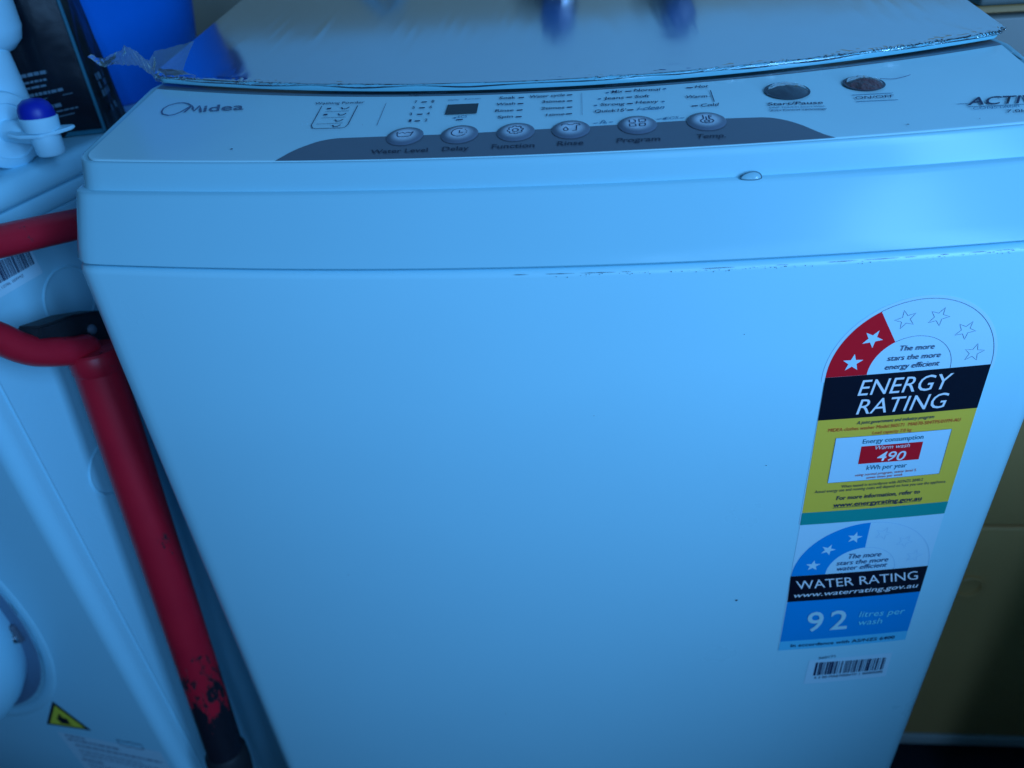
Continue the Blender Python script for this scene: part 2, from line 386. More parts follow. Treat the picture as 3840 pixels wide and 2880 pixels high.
PANEL_LINES = [
    ([(-0.13577, 0.08138), (-0.13519, 0.05535), (-0.13353, 0.0516), (-0.13148, 0.05077), (-0.11653, 0.04968), (-0.1146, 0.05052), (-0.11368, 0.05334), (-0.11372, 0.07906)], 0.0005, 'k'),
    ([(-0.13194, 0.07316), (-0.11741, 0.07221)], 0.0003, 'k'),
    ([(-0.13166, 0.06471), (-0.11752, 0.06386)], 0.0003, 'k'),
    ([(-0.13253, 0.05666), (-0.11721, 0.05605)], 0.0003, 'k'),
    ([(-0.09702, 0.08006), (-0.09663, 0.05018)], 0.0003, 'g'),
    ([(-0.1316, 0.0773), (-0.12919, 0.07734)], 0.0018, 'k'),
    ([(-0.13165, 0.06898), (-0.12927, 0.06903)], 0.0018, 'k'),
    ([(-0.12318, 0.07785), (-0.1218, 0.07564), (-0.11971, 0.07553), (-0.11833, 0.07773)], 0.0008, 'k'),
    ([(-0.12303, 0.06929), (-0.12167, 0.06715), (-0.11962, 0.06705), (-0.11825, 0.06919)], 0.0008, 'k'),
    ([(-0.12294, 0.06118), (-0.12159, 0.05909), (-0.11957, 0.059), (-0.11822, 0.06109)], 0.0008, 'k'),
    ([(-0.12269, 0.054), (-0.12136, 0.05197), (-0.11936, 0.05189), (-0.11803, 0.05393)], 0.0008, 'k'),
    ([(-0.07608, 0.0783), (-0.07287, 0.07825)], 0.0013, 'k'),
    ([(-0.07611, 0.07036), (-0.07294, 0.07033)], 0.0013, 'k'),
    ([(-0.07598, 0.06166), (-0.07286, 0.06164)], 0.0013, 'k'),
    ([(-0.07599, 0.05306), (-0.07292, 0.05304)], 0.0013, 'k'),
    ([(-0.02009, 0.0769), (-0.01708, 0.07717)], 0.0013, 'k'),
    ([(-0.02015, 0.06879), (-0.017, 0.06883)], 0.0013, 'k'),
    ([(-0.02007, 0.06008), (-0.01698, 0.06033)], 0.0013, 'k'),
    ([(-0.02017, 0.05164), (-0.01703, 0.05168)], 0.0013, 'k'),
    ([(0.0071, 0.07729), (0.01008, 0.07759)], 0.0013, 'k'),
    ([(0.00718, 0.06916), (0.01012, 0.06925)], 0.0013, 'k'),
    ([(0.00727, 0.06085), (0.01017, 0.06094)], 0.0013, 'k'),
    ([(0.00685, 0.05224), (0.01004, 0.05249)], 0.0013, 'k'),
    ([(0.03958, 0.0786), (0.04306, 0.07887)], 0.0013, 'k'),
    ([(0.0399, 0.07063), (0.04298, 0.07072)], 0.0013, 'k'),
    ([(0.03984, 0.06209), (0.04287, 0.06219)], 0.0013, 'k'),
    ([(0.03961, 0.05382), (0.04277, 0.05411)], 0.0013, 'k'),
    ([(0.07331, 0.08007), (0.07675, 0.08017)], 0.0013, 'k'),
    ([(0.07358, 0.05576), (0.07671, 0.05587)], 0.0013, 'k'),
    ([(-0.05273, 0.05167), (-0.04912, 0.05184)], 0.0013, 'k'),
    ([(0.02896, 0.07803), (0.03045, 0.0783)], 0.0016, 't'),
    ([(0.06066, 0.07984), (0.06215, 0.08012)], 0.0016, 't'),
    ([(0.02444, 0.06997), (0.02591, 0.07023)], 0.0016, 't'),
    ([(0.02215, 0.06149), (0.0236, 0.06174)], 0.0016, 't'),
    ([(0.05844, 0.06289), (0.05988, 0.06316)], 0.0016, 't'),
    ([(-0.05452, 0.05428), (-0.05307, 0.05451)], 0.0016, 't'),
    ([(0.05735, 0.04142), (0.05874, 0.04168)], 0.0016, 't'),
    ([(0.01534, 0.07959), (0.01548, 0.05014)], 0.0002, 'g'),
    ([(0.02131, 0.03933), (0.02351, 0.0395)], 0.0007, 't'),
    ([(0.02946, 0.03986), (0.03149, 0.04005)], 0.0007, 't'),
    ([(0.05419, 0.04114), (0.05646, 0.04131)], 0.0007, 't'),
    ([(0.06586, 0.04142), (0.06828, 0.04159)], 0.0007, 't'),
    ([(0.02479, 0.03843), (0.02583, 0.04136), (0.02668, 0.0428), (0.02746, 0.0412), (0.02659, 0.03901), (0.02803, 0.0383), (0.0276, 0.04042)], 0.0006, 't'),
    ([(0.08574, 0.0756), (0.08577, 0.06921), (0.08586, 0.06029)], 0.0005, 'k'),
    ([(0.0832, 0.06735), (0.08575, 0.06774)], 0.0003, 'k'),
    ([(0.11185, 0.04776), (0.14085, 0.04713)], 0.0003, 't'),
    ([(0.15779, 0.06288), (0.17875, 0.06419)], 0.0006, 't'),
    ([(0.1577, 0.05436), (0.17884, 0.05538)], 0.0006, 't'),
    ([(0.20589, 0.04825), (0.21187, 0.04856)], 0.0005, 't'),
    ([(0.20969, 0.04472), (0.24722, 0.0466)], 0.0005, 't'),
    ([(-0.22182, 0.09784), (-0.22516, 0.10105), (-0.22951, 0.1025), (-0.23478, 0.10149), (-0.23803, 0.09688), (-0.23882, 0.09167), (-0.23717, 0.08717), (-0.2338, 0.08471), (-0.23021, 0.08492), (-0.2268, 0.0885)], 0.0011, 'g'),
]
DISP = [(-0.05997, 0.07256), (-0.0424, 0.07219), (-0.04233, 0.05886), (-0.06012, 0.05922)]
WAVE = [(-0.14385, 0.01433), (-0.13861, 0.0232), (-0.13506, 0.02745), (-0.13117, 0.03071), (-0.12788, 0.03339), (-0.12438, 0.03537), (-0.1199, 0.03672), (-0.11523, 0.03736), (-0.0887, 0.03619), (-0.06108, 0.03503), (-0.03904, 0.0349), (-0.00604, 0.03551), (0.02248, 0.03659), (0.05877, 0.03827), (0.0895, 0.03958), (0.09626, 0.03964), (0.10711, 0.03947), (0.11132, 0.03879), (0.11532, 0.0371), (0.11911, 0.03458), (0.12273, 0.03142), (0.12613, 0.02749), (0.12932, 0.02298), (0.1325, 0.01872), (0.1376, 0.01377)]
E_TEXT = [
    ('The more', (0.1803, 0.77446), (0.19873, 0.77438), (0.18022, 0.7777), 'k', 'i'),
    ('stars the more', (0.17548, 0.76859), (0.20334, 0.76876), (0.17543, 0.77188), 'k', 'i'),
    ('energy efficient', (0.17521, 0.76301), (0.20393, 0.76341), (0.17516, 0.76635), 'k', 'i'),
    ('ENERGY', (0.16371, 0.74699), (0.21238, 0.74756), (0.16329, 0.75709), 'w', 'i'),
    ('RATING', (0.16526, 0.73415), (0.21353, 0.73474), (0.16488, 0.74419), 'w', 'i'),
    ('A joint government and industry program', (0.16705, 0.72712), (0.2098, 0.72785), (0.16708, 0.72922), 'k', 'bi'),
    ('MIDEA clothes washer Model:360171  MAE70-S04TPS/01FM-AU', (0.15178, 0.72278), (0.22558, 0.72395), (0.15181, 0.72512), 'r', ''),
    ('Load capacity 7.0 kg', (0.17728, 0.71916), (0.19914, 0.71946), (0.17726, 0.72141), 'r', ''),
    ('Energy consumption', (0.17303, 0.71269), (0.20735, 0.71328), (0.17291, 0.71596), 'b', ''),
    ('Warm wash', (0.18038, 0.70767), (0.20053, 0.70793), (0.18033, 0.71054), 'w', 'i'),
    ('490', (0.18312, 0.69906), (0.19938, 0.69834), (0.18316, 0.70577), 'w', 'bi'),
    ('kWh per year', (0.179, 0.69259), (0.2023, 0.69261), (0.17895, 0.69602), 'b', ''),
    ('using normal program, water level 5', (0.17329, 0.68812), (0.20863, 0.68899), (0.1733, 0.68997), 'r', ''),
    ('seven times per week', (0.18033, 0.68565), (0.2015, 0.68623), (0.18032, 0.68751), 'r', ''),
    ('When tested in accordance with AS/NZS 2040.2', (0.16662, 0.67964), (0.21468, 0.68079), (0.1666, 0.68177), 'k', ''),
    ('Actual energy use and running costs will depend on how you use the appliance.', (0.15145, 0.67654), (0.22924, 0.67779), (0.15147, 0.67869), 'k', ''),
    ('For more information, refer to', (0.16544, 0.66989), (0.21514, 0.67074), (0.16544, 0.67304), 'k', 'b'),
    ('www.energyrating.gov.au', (0.16435, 0.6641), (0.21749, 0.66491), (0.16441, 0.66753), 'k', 'bu'),
]
W_TEXT = [
    ('The more', (0.18133, 0.61778), (0.20237, 0.61811), (0.18126, 0.62209), 'n', 'i'),
    ('stars the more', (0.17525, 0.61224), (0.20799, 0.61287), (0.17526, 0.61632), 'n', 'i'),
    ('water efficient', (0.17604, 0.60702), (0.20811, 0.60789), (0.17604, 0.61115), 'n', 'i'),
    ('WATER RATING', (0.15299, 0.59135), (0.23202, 0.59324), (0.15103, 0.59943), 'w', ''),
    ('www.waterrating.gov.au', (0.1512, 0.58343), (0.23312, 0.58531), (0.15124, 0.58763), 'w', 'bi'),
    ('9', (0.16572, 0.54731), (0.17671, 0.54764), (0.16386, 0.56696), 'c', 'b'),
    ('2', (0.18148, 0.54767), (0.19314, 0.54797), (0.17956, 0.56697), 'c', 'b'),
    ('litres per', (0.19953, 0.55903), (0.2302, 0.55905), (0.19907, 0.56494), 'c2', 'i'),
    ('wash', (0.20004, 0.55055), (0.21651, 0.55059), (0.19956, 0.55657), 'c2', 'i'),
    ('In accordance with AS/NZS 6400', (0.15712, 0.53107), (0.22937, 0.53266), (0.15713, 0.5342), 'k', 'b'),
    ('360171', (0.17914, 0.51504), (0.19069, 0.51633), (0.17896, 0.51757), 'k', ''),
    ('4 3 00 MAE70S04TP 1 00000000', (0.17929, 0.4922), (0.22906, 0.4936), (0.17911, 0.49485), 'k', ''),
]

# ------------------------------------------------------------------ room: floor, wall, cupboard
vs, fs = grid(lambda u, v: (-2.5 + 5*u, -3 + 3.8*v, 0), 2, 2)
fl = add('floor', vs, fs, M['floor']); fl['kind'] = 'structure'
bm = bmesh.new(); box_bm(bm, (-2.5, 0.74, 0), (2.5, 0.80, 1.128), 0)
wl = frombm('wall', bm, M['wall_low'], None, 30); wl['kind'] = 'structure'
bm = bmesh.new(); box_bm(bm, (-2.5, 0.744, 1.128), (2.5, 0.80, 2.5), 0)
wu = frombm('upper_wall', bm, M['wall_up'], None, 30); wu['kind'] = 'structure'

# ------------------------------------------------------------------ washing machine
wm = thing('washing_machine', 'big white top-loading washing machine with rating labels on its front', 'washing machine', (0, 0.27, 0))
def cab(z, inset): return [Vector((x, y + inset*0.9, z)) for x, y in outline(HW, 0.0, BOW, 0.014, inset)]
loops = [cab(0.03, 0.012), cab(0.045, 0.001), cab(0.06, 0.0)]
loops += [cab(0.06 + (0.8265-0.06)*k/6, 0.0) for k in range(1, 7)]
loops += [cab(0.8280, 0.0003), cab(0.8292, 0.0011), cab(0.8299, 0.0024), cab(0.8302, 0.0042), cab(0.8300, 0.009)]
vs, fs = loft(loops)
cabinet = add('cabinet', vs, fs, M['cabinet'], wm, 40)
for sx in (-1, 1):
    for y in (0.06, 0.49):
        lathe('foot', [(0.022, 0), (0.024, 0.006), (0.018, 0.012), (0.012, 0.036)], (sx*0.21, y, 0), (0, 0, 1), M['black_rubber'], wm, 16)
# moulded top cover: leans back to a ledge, then a narrower upper band up to the control panel
LV = [(0.8306, 0.0035, 0.007, BOW, HW, 0), (0.8315, 0.0022, 0.0024, BOW, HW, 0), (0.8324, 0.0012, 0.0010, BOW, HW, 0), (0.8340, 0.0018, 0.0, BOW, HW, 0)]
for k in range(1, 6):
    t = k/5; LV.append((0.8340 + 0.0290*t, 0.0018 + 0.0190*t, 0.0, BOW, HW, 0))
LV += [(0.8642, 0.0216, 0.0002, BOW, HW, 0), (0.8649, 0.0225, 0.0008, BOW, HW, 0), (0.8653, 0.0240, 0.0018, BOW, HW, 0), (0.8655, 0.0258, 0.0029, 0.0215, HW, 0.0)]
for k in range(1, 6):
    t = k/5; LV.append((0.8655 + 0.0127*t, 0.0258 + 0.0040*t, 0.0030 + 0.0010*t, 0.0215 + (BP-0.0215)*t, HW, t))
LV += [(0.8791, 0.0302, 0.0042, BP, HW, 1), (0.8797, 0.0308, 0.0047, BP, HW, 1), (0.8799, 0.0316, 0.0056, BP, HW, 1), (0.8796, 0.0325, 0.0068, BP, HW, 1)]
loops = []
for z, y0, ins, b, hw, wt in LV:
    lp = []
    for x, y in outline(hw, y0, b, 0.013, ins):
        zz = z + wt*0.1434*max(0.0, min(y, YB) - YP - 0.002) if abs(x) > 0.2 and y > YP else z
        lp.append(Vector((x, y, zz)))
    loops.append(lp)
vs, fs = loft(loops)
cover = add('top_cover', vs, fs, M['cover'], wm, 40)

# control panel: a bowed sheet that rises to the grey strip in front of the lid
NX = 121
def row(v, off):
    r = []
    for i in range(NX):
        k = -1 + 2*i/(NX-1); s = math.sin(PI/2*k)*0.981
        h = HP + (0.2652-HP)*min(v, 1)
        x = s*h
        f = yfront(x, h*0.981, YP + 0.0012, BP, 0.010) if v < 0.5 else YP - BP*(1-(x/HP)**2)
        f0 = YP - BP*(1-(x/HP)**2)
        b = YB - BB*(1-(x/HP)**2)
        y = f0 + (b-f0)*v
        if v < 0.35:                      # rounded front corners
            y += (f - f0)*(1 - v/0.35)
        r.append(Vector((x, y, panel_z(x, y) + off)))
    return r
rows = [row(0.0, -0.0006)] + [row(v, 0.0) for v in (0.004, 0.02, 0.06, 0.1, 0.16, 0.25, 0.35, 0.5, 0.65, 0.8, 0.9, 1.0)]
vs = [p for r in rows for p in r]
fs = [(j*NX+i, j*NX+i+1, (j+1)*NX+i+1, (j+1)*NX+i) for j in range(len(rows)-1) for i in range(NX-1)]
panel = add('control_panel', vs, fs, M['panel'], wm, 60)
# grey strip, then the deck under the lid
def brow(dy, dz, sag=0.0):
    r = []
    for i in range(NX):
        x = math.sin(PI/2*(-1 + 2*i/(NX-1)))*0.981*0.2652
        q = 1-(x/HP)**2
        r.append(Vector((x, YB - BB*q + dy, ZB - 0.0031*q + dz - sag*q)))
    return r
rows = [brow(0, 0.0001), brow(0.001, 0.0004), brow(0.008, 0.0004, 0.0012), brow(0.016, 0.0002, 0.0030), brow(0.022, -0.0030, 0.0034)]
vs = [p for r in rows for p in r]
fs = [(j*NX+i, j*NX+i+1, (j+1)*NX+i+1, (j+1)*NX+i) for j in range(len(rows)-1) for i in range(NX-1)]
strip = add('grey_strip', vs, fs, M['band'], wm, 60)
rows = [brow(0.022, -0.0030, 0.0034)] + [[Vector((p.x, p.y + (YBACK - 0.006 - p.y)*t, 0.8870)) for p in brow(0.022, 0)] for t in (0.03, 0.6, 1.0)]
vs = [p for r in rows for p in r]
fs = [(j*NX+i, j*NX+i+1, (j+1)*NX+i+1, (j+1)*NX+i) for j in range(len(rows)-1) for i in range(NX-1)]
deck = add('lid_deck', vs, fs, M['cover'], wm, 60)
box('rear_housing', (-0.262, 0.50, 0.886), (0.262, 0.553, 0.952), M['cover'], wm, 0.006)

# lid
def lid_z(y): return 0.9025 + 0.118*(y - 0.1445)
def lid_loop(ins, dz):
    pts = []
    for i in range(81):
        k = -1 + 2*i/80; x = (0.2625-ins)*math.sin(PI/2*k)
        y = yfront(x, 0.2625-ins, 0.1385 + ins, 0.0445, 0.007)
        pts.append((x, y))
    h = 0.2625 - ins
    for y in (0.17, 0.2, 0.25, 0.3, 0.36, 0.42, 0.48): pts.append((h, y))
    for y in (0.48, 0.42, 0.36, 0.3, 0.25, 0.2, 0.17): pts.append((-h, y))
    return [Vector((x, y, lid_z(y) + dz)) for x, y in pts]
loops = [lid_loop(0.006, -0.0053), lid_loop(0.0016, -0.0053), lid_loop(0.0003, -0.0044), lid_loop(0, -0.0030), lid_loop(0.0002, -0.0013), lid_loop(0.0009, -0.0004), lid_loop(0.0020, 0.0)]
# the top: rows between the front curve and the hinge
vs, fs = loft(loops, True, False)
n = len(loops[0]); base = (len(loops)-1)*n
top = loops[-1]
front = top[:81]; N0 = len(vs)
ROW = 30
for j in range(1, ROW+1):
    t = j/ROW
    for i in range(81):
        p = front[i]; y = p.y + (0.48 - p.y)*t
        vs.append(Vector((p.x, y, lid_z(y))))
for j in range(ROW):
    for i in range(80):
        a = base+i if j == 0 else N0+(j-1)*81+i
        b = a+1
        c = N0 + j*81 + i + 1; d = c - 1
        fs.append((a, b, c, d))
lid = add('lid', vs, fs, M['lid'], wm, 45)

# clear protective film left on the lid: over the front edge, wrinkled
def film_pt(u, v):
    k = -1 + 2*u; x = 0.2636*k
    yf = 0.1375 - 0.0445*(1-k*k) + (0.004 if abs(k) > 0.985 else 0)
    zt = lid_z(yf)
    tang = 0.30 + 0.75*max(0, k+0.05) + 1.1*max(0, -k-0.45)
    q = Vector((k*30 + v*7, v*3.0, 0.7)); q2 = Vector((k*62 - v*8, v*3.5, 4.2))
    n1 = noise.noise(q); n2 = noise.noise(q2)
    if v < 0.62:                          # lying on the lid, nearly flat, with a few long creases
        d = (0.62 - v)/0.62
        y = yf + 0.0015 + 0.300*d**3 + 0.012*d; z = lid_z(y) + 0.0007
        f = (1-d)**7
        cr = max(0, 1 - abs(noise.noise(Vector((k*6 + d*2.5, d*4, 9))))*7)*0.00012
        z += (n1*0.8 + 0.6*n2)*0.0007*f*tang + cr*min(1, d*5)
        return Vector((x, y, max(z, lid_z(y) + 0.0002)))
    t = (v-0.62)/0.38                     # folded over the front edge, gathered in slanting pleats
    pl = noise.noise(Vector((k*85 + t*7.0, t*1.3, 2.2))); pl2 = noise.noise(Vector((k*150 + t*12.0, t*2, 8.1)))
    rg = (1 - abs(pl)*2.6)*0.0011 + pl2*0.0004
    gth = max(0.08, min(1, 0.42 + 0.35*max(0, k) + 2.0*noise.noise(Vector((k*13, 5.5, 1)))))   # gathered here, smooth there
    am = tang*math.sin(PI*min(1, t*0.9 + 0.1))*gth
    y = yf - 0.0008 - 0.0014*math.sin(PI*min(1, t*1.05)) - max(0, rg)*am*1.3
    z = zt + 0.0007 + rg*0.5*tang*gth*(1-t) - 0.0026*t*(0.9 + 0.5*noise.noise(Vector((k*8, 3.1, 0))))
    return Vector((x + 0.0006*pl2, y, z))
vs, fs = grid(film_pt, 900, 34)
film = add('protective_film', vs, fs, M['film'], lid, 180)
film.data.materials.append(M['film_edge'])
for p in film.data.polygons:
    if p.index // 899 >= 17: p.material_index = 1
# the torn end of the film that sticks out past the left corner
TOP = [(-0.3129, 0.9135), (-0.3108, 0.9109), (-0.3036, 0.9108), (-0.2963, 0.9136), (-0.2908, 0.9147), (-0.2888, 0.918), (-0.2844, 0.9166), (-0.2814, 0.9137), (-0.2789, 0.9107), (-0.2738, 0.9074), (-0.2683, 0.9131), (-0.255, 0.9151), (-0.239, 0.9178)]
BOT = [(-0.3107, 0.9130), (-0.306, 0.9103), (-0.3002, 0.9067), (-0.293, 0.9083), (-0.2857, 0.9073), (-0.2782, 0.9069), (-0.274, 0.9045), (-0.2716, 0.9027), (-0.27, 0.9015), (-0.2679, 0.8987), (-0.267, 0.8962), (-0.2598, 0.8962), (-0.2472, 0.8965)]
def interp(P, t):
    f = t*(len(P)-1); i = min(int(f), len(P)-2); f -= i
    return (P[i][0]*(1-f) + P[i+1][0]*f, P[i][1]*(1-f) + P[i+1][1]*f)
def scrap(u, v):
    a = interp(TOP, u); b = interp(BOT, u)
    jag = 0.0006*noise.noise(Vector((u*40, v*2, 1)))
    x = a[0] + (b[0]-a[0])*v + jag; z = a[1] + (b[1]-a[1])*v + jag
    y = 0.158 - 0.010*v + 0.0035*noise.noise(Vector((u*9, v*1.5, 0))) + 0.0009*noise.noise(Vector((u*26 + v*5, v*2.5, 6)))
    if u > 0.8: y -= 0.020*v*(u-0.8)/0.2*0.6
    return Vector((x, y, z))
vs, fs = grid(scrap, 120, 12)
add('torn_film', vs, fs, M['film_scrap'], lid, 180)

# ------------------------------------------------------------------ print: ribbons, shapes and lettering laid on a surface

TXT = []
def text_job(name, s, bl, br, tl, tone, style, surf, parent):
    cu = bpy.data.curves.new('t', 'FONT'); cu.body = s; cu.size = 1.0; cu.resolution_u = 3
    if 'b' in style: cu.offset = 0.010
    if 's' in style: cu.offset = 0.004
    o = bpy.data.objects.new('t', cu); COL.objects.link(o)
    TXT.append((name, o, bl, br, tl, tone, style, surf, parent))
def text_flush():
    cu = bpy.data.curves.new('H', 'FONT'); cu.body = 'H'; cu.size = 1.0
    ho = bpy.data.objects.new('H', cu); COL.objects.link(ho)
    dg = bpy.context.evaluated_depsgraph_get(); dg.update()
    hm = bpy.data.meshes.new_from_object(ho.evaluated_get(dg))
    cap = max(v.co.y for v in hm.vertices)
    bpy.data.objects.remove(ho)
    for name, o, bl, br, tl, tone, style, surf, parent in TXT:
        me = bpy.data.meshes.new_from_object(o.evaluated_get(dg))
        x0 = min(v.co.x for v in me.vertices); x1 = max(v.co.x for v in me.vertices)
        ex = (br[0]-bl[0], br[1]-bl[1]); ey = (tl[0]-bl[0], tl[1]-bl[1])
        if 'i' in style:                 # slanted face
            ln = math.hypot(*ey); lx = math.hypot(*ex)
            ey = (ey[0] + ex[0]/lx*ln*0.16, ey[1] + ex[1]/lx*ln*0.16)
        if 'u' in style:
            bmu = bmesh.new(); bmu.from_mesh(me)
            n = 30
            for k in range(n):
                xa = x0 + (x1-x0)*k/n; xb = x0 + (x1-x0)*(k+1)/n
                bmu.faces.new([bmu.verts.new((xa, -0.16, 0)), bmu.verts.new((xb, -0.16, 0)), bmu.verts.new((xb, -0.10, 0)), bmu.verts.new((xa, -0.10, 0))])
            bmu.to_mesh(me); bmu.free()
        for v in me.vertices:
            u = (v.co.x-x0)/(x1-x0); t = v.co.y/cap
            v.co = surf(bl[0] + ex[0]*u + ey[0]*t, bl[1] + ex[1]*u + ey[1]*t)
        me.materials.clear(); me.materials.append(M[tone])
        me.name = name
        link(name, me, None, parent, smooth=False)
        bpy.data.objects.remove(o)
    TXT.clear()
def shape(name, pts, mt, surf, parent, step=0.005, axis=0):
    bm = bmesh.new()
    bm.faces.new([bm.verts.new((p[0], p[1], 0)) for p in pts])
    for ax in (0, 1):
        lo = min(p[ax] for p in pts); hi = max(p[ax] for p in pts); k = lo + step
        while k < hi:
            co = (k, 0, 0) if ax == 0 else (0, k, 0); no = (1, 0, 0) if ax == 0 else (0, 1, 0)
            bmesh.ops.bisect_plane(bm, geom=bm.verts[:]+bm.edges[:]+bm.faces[:], plane_co=co, plane_no=no)
            k += step
        if surf is not on_panel_any: break
    bmesh.ops.triangulate(bm, faces=bm.faces[:])
    for v in bm.verts: v.co = surf(v.co.x, v.co.y)
    me = bpy.data.meshes.new(name); bm.to_mesh(me); bm.free()
    return link(name, me, mt, parent, smooth=False)
def on_panel_any(x, y): return on_panel(x, y)
def ribbon_geo(pts, wd, closed=False):
    P = [Vector((p[0], p[1])) for p in pts]; n = len(P); vs = []; fs = []
    for i in range(n):
        a = P[(i-1) % n] if (closed or i > 0) else P[i]; b = P[(i+1) % n] if (closed or i < n-1) else P[i]
        d = (b-a).normalized(); nn = Vector((-d.y, d.x))*wd/2
        vs += [P[i]+nn, P[i]-nn]
    m = n if closed else n-1
    for i in range(m):
        j = (i+1) % n
        fs.append((2*i, 2*i+1, 2*j+1, 2*j))
    return vs, fs
def dense(pts, step, closed=False):
    out = []; n = len(pts)
    for i in range(n if closed else n-1):
        a = pts[i]; b = pts[(i+1) % n]; k = max(1, int(math.hypot(b[0]-a[0], b[1]-a[1])/step))
        for j in range(k): out.append((a[0]+(b[0]-a[0])*j/k, a[1]+(b[1]-a[1])*j/k))
    if not closed: out.append(tuple(pts[-1]))
    return out
def ribbon(name, lines, mt, surf, parent, step=0.004):
    V = []; F = []
    for pts, wd, closed in lines:
        vs, fs = ribbon_geo(dense(pts, step, closed), wd, closed)
        k = len(V); V += vs; F += [tuple(i+k for i in f) for f in fs]
    return add(name, [surf(v.x, v.y) for v in V], F, mt, parent, smooth=False)


# panel print
shape('display', DISP, M['display'], lambda x, y: on_panel(x, y, 0.0006), panel, 0.006)
# grey wave under the row of buttons, down to the front edge
wx = [p[0] for p in WAVE]
def wave_y(x):
    for a, b in zip(WAVE[:-1], WAVE[1:]):
        if a[0] <= x <= b[0]: return a[1] + (b[1]-a[1])*(x-a[0])/(b[0]-a[0])
    return WAVE[0][1] if x < wx[0] else WAVE[-1][1]
def wave_pt(u, v):
    x = wx[0] + (wx[-1]-wx[0])*u
    y0 = YP + 0.0015 - BP*(1-(x/HP)**2)
    return on_panel(x, y0 + (max(wave_y(x), y0+1e-5)-y0)*v, 0.0003)
vs, fs = grid(wave_pt, 120, 8)
wave = add('grey_button_strip', vs, fs, M['band'], panel, 60)
TEXT_NAME = {'ACTIVE': 'model_lettering'}
ribbon('brand_emblem', [([(-0.22269, 0.0868), (-0.22138, 0.09628), (-0.21685, 0.08754), (-0.21605, 0.09533), (-0.21155, 0.08489)], 0.0015, False)], M['g'], lambda x, y: on_panel(x, y, 0.0007), panel)
ribbon('brand_emblem', [([(-0.22196, 0.09656), (-0.22605, 0.10055), (-0.22992, 0.10235), (-0.23386, 0.10234), (-0.23793, 0.09981), (-0.23961, 0.09543), (-0.2389, 0.09105), (-0.23653, 0.08677), (-0.23159, 0.08384), (-0.22808, 0.08461), (-0.22549, 0.08764), (-0.22374, 0.09189), (-0.22198, 0.09621)], 0.0010, False)], M['g'], lambda x, y: on_panel(x, y, 0.0007), panel)
text_job('brand_lettering', 'idea', (-0.21021, 0.08536), (-0.18464, 0.08435), (-0.21289, 0.09477), 'g', 'b', lambda x, y: on_panel(x, y, 0.0007), panel)
for s, bl, br, tl, tone, st in PANEL_TEXT[1:]:
    text_job(TEXT_NAME.get(s, 'lettering'), s, bl, br, tl, tone, st, lambda x, y: on_panel(x, y, 0.0007), panel)
for p, wd, tone in PANEL_LINES[:-1]:
    ribbon('panel_line' if len(p) > 2 or abs(p[0][0]-p[-1][0]) > 0.006 else 'dash_mark', [(p, wd, False)], M[tone], lambda x, y: on_panel(x, y, 0.0006), panel)

# the six soft buttons, graded from pale centre to dark rim, with icons
BTN = [(-0.07835, 0.03461), (-0.0489, 0.03357), (-0.01922, 0.03315), (0.0095, 0.0332), (0.04377, 0.03533), (0.07884, 0.03653)]
def arc(cx, cy, r, a0, a1, n=18, ry=None):
    return [(cx + r*math.cos(math.radians(a0+(a1-a0)*i/n)), cy + (ry or r)*math.sin(math.radians(a0+(a1-a0)*i/n))) for i in range(n+1)]
def gear():
    p = []
    for i in range(40):
        a = 2*PI*i/40; r = 4.3 if (i % 5) in (0, 1, 2) else 3.5
        p.append((r*math.cos(a), r*math.sin(a)))
    return p
ICON = [
    [([(-4.6, 2.2), (-3.6, -2.0), (-2.6, -2.6), (2.6, -2.6), (3.6, -2.0), (4.6, 2.2)], False), ([(-4.6, 2.2), (-3.0, 1.2), (-1.5, 2.2), (0, 1.2), (1.5, 2.2), (3, 1.2), (4.6, 2.2)], False)],
    [(arc(0, 0, 4.2, 70, 330, 24), False), ([(0, 2.2), (0, 0), (2.4, 0)], False), (arc(0, 0, 4.2, 35, 45, 2), False), (arc(0, 0, 4.2, 5, 18, 2), False), (arc(0, 0, 4.2, -18, -8, 2), False)],
    [(gear(), True), (arc(0, 0, 1.6, 0, 345, 16), True)],
    [([(-5, 2.2), (-4.6, 3.6), (-2, 3.8), (-1, 3.0), (1, 3.0), (2, 3.8), (4.6, 3.6), (5, 2.0), (3.2, 2.0), (3.0, -3.6), (0.8, -3.6)], False), ([(-2.6, 0.9), (-3.9, -1.6), (-3.5, -3.0), (-2.6, -3.5), (-1.7, -3.0), (-1.3, -1.6)], True)],
    [([(-4.2, 3.4), (-4.2, 0.7), (-1.0, 0.7), (-1.0, 3.0), (-2.0, 3.6)], False), ([(1.0, 3.8), (1.0, 1.0), (3.8, 1.0), (4.4, 1.8), (4.4, 3.8)], True), ([(-4.2, -0.8), (-1.0, -0.8), (-1.0, -3.6), (-4.2, -3.6)], True), ([(1.0, -0.6), (4.0, -0.6), (4.0, -3.2), (3.2, -3.8), (1.0, -3.8)], True)],
    [([(-1.5, 4.4), (-1.5, 0.6), (-3.0, -0.6), (-3.4, -2.0), (-2.6, -3.6), (0, -4.4), (2.6, -3.6), (3.4, -2.0), (3.0, -0.6), (1.5, 0.6), (1.5, 4.0), (3.2, 4.0)], False), (arc(0, -1.9, 1.3, 0, 345, 12), True), ([(0, -0.6), (0, 3.0)], False), ([(1.5, 2.4), (3.0, 2.4)], False)],
]
BNAME = ['Water Level', 'Delay', 'Function', 'Rinse', 'Program', 'Temp']
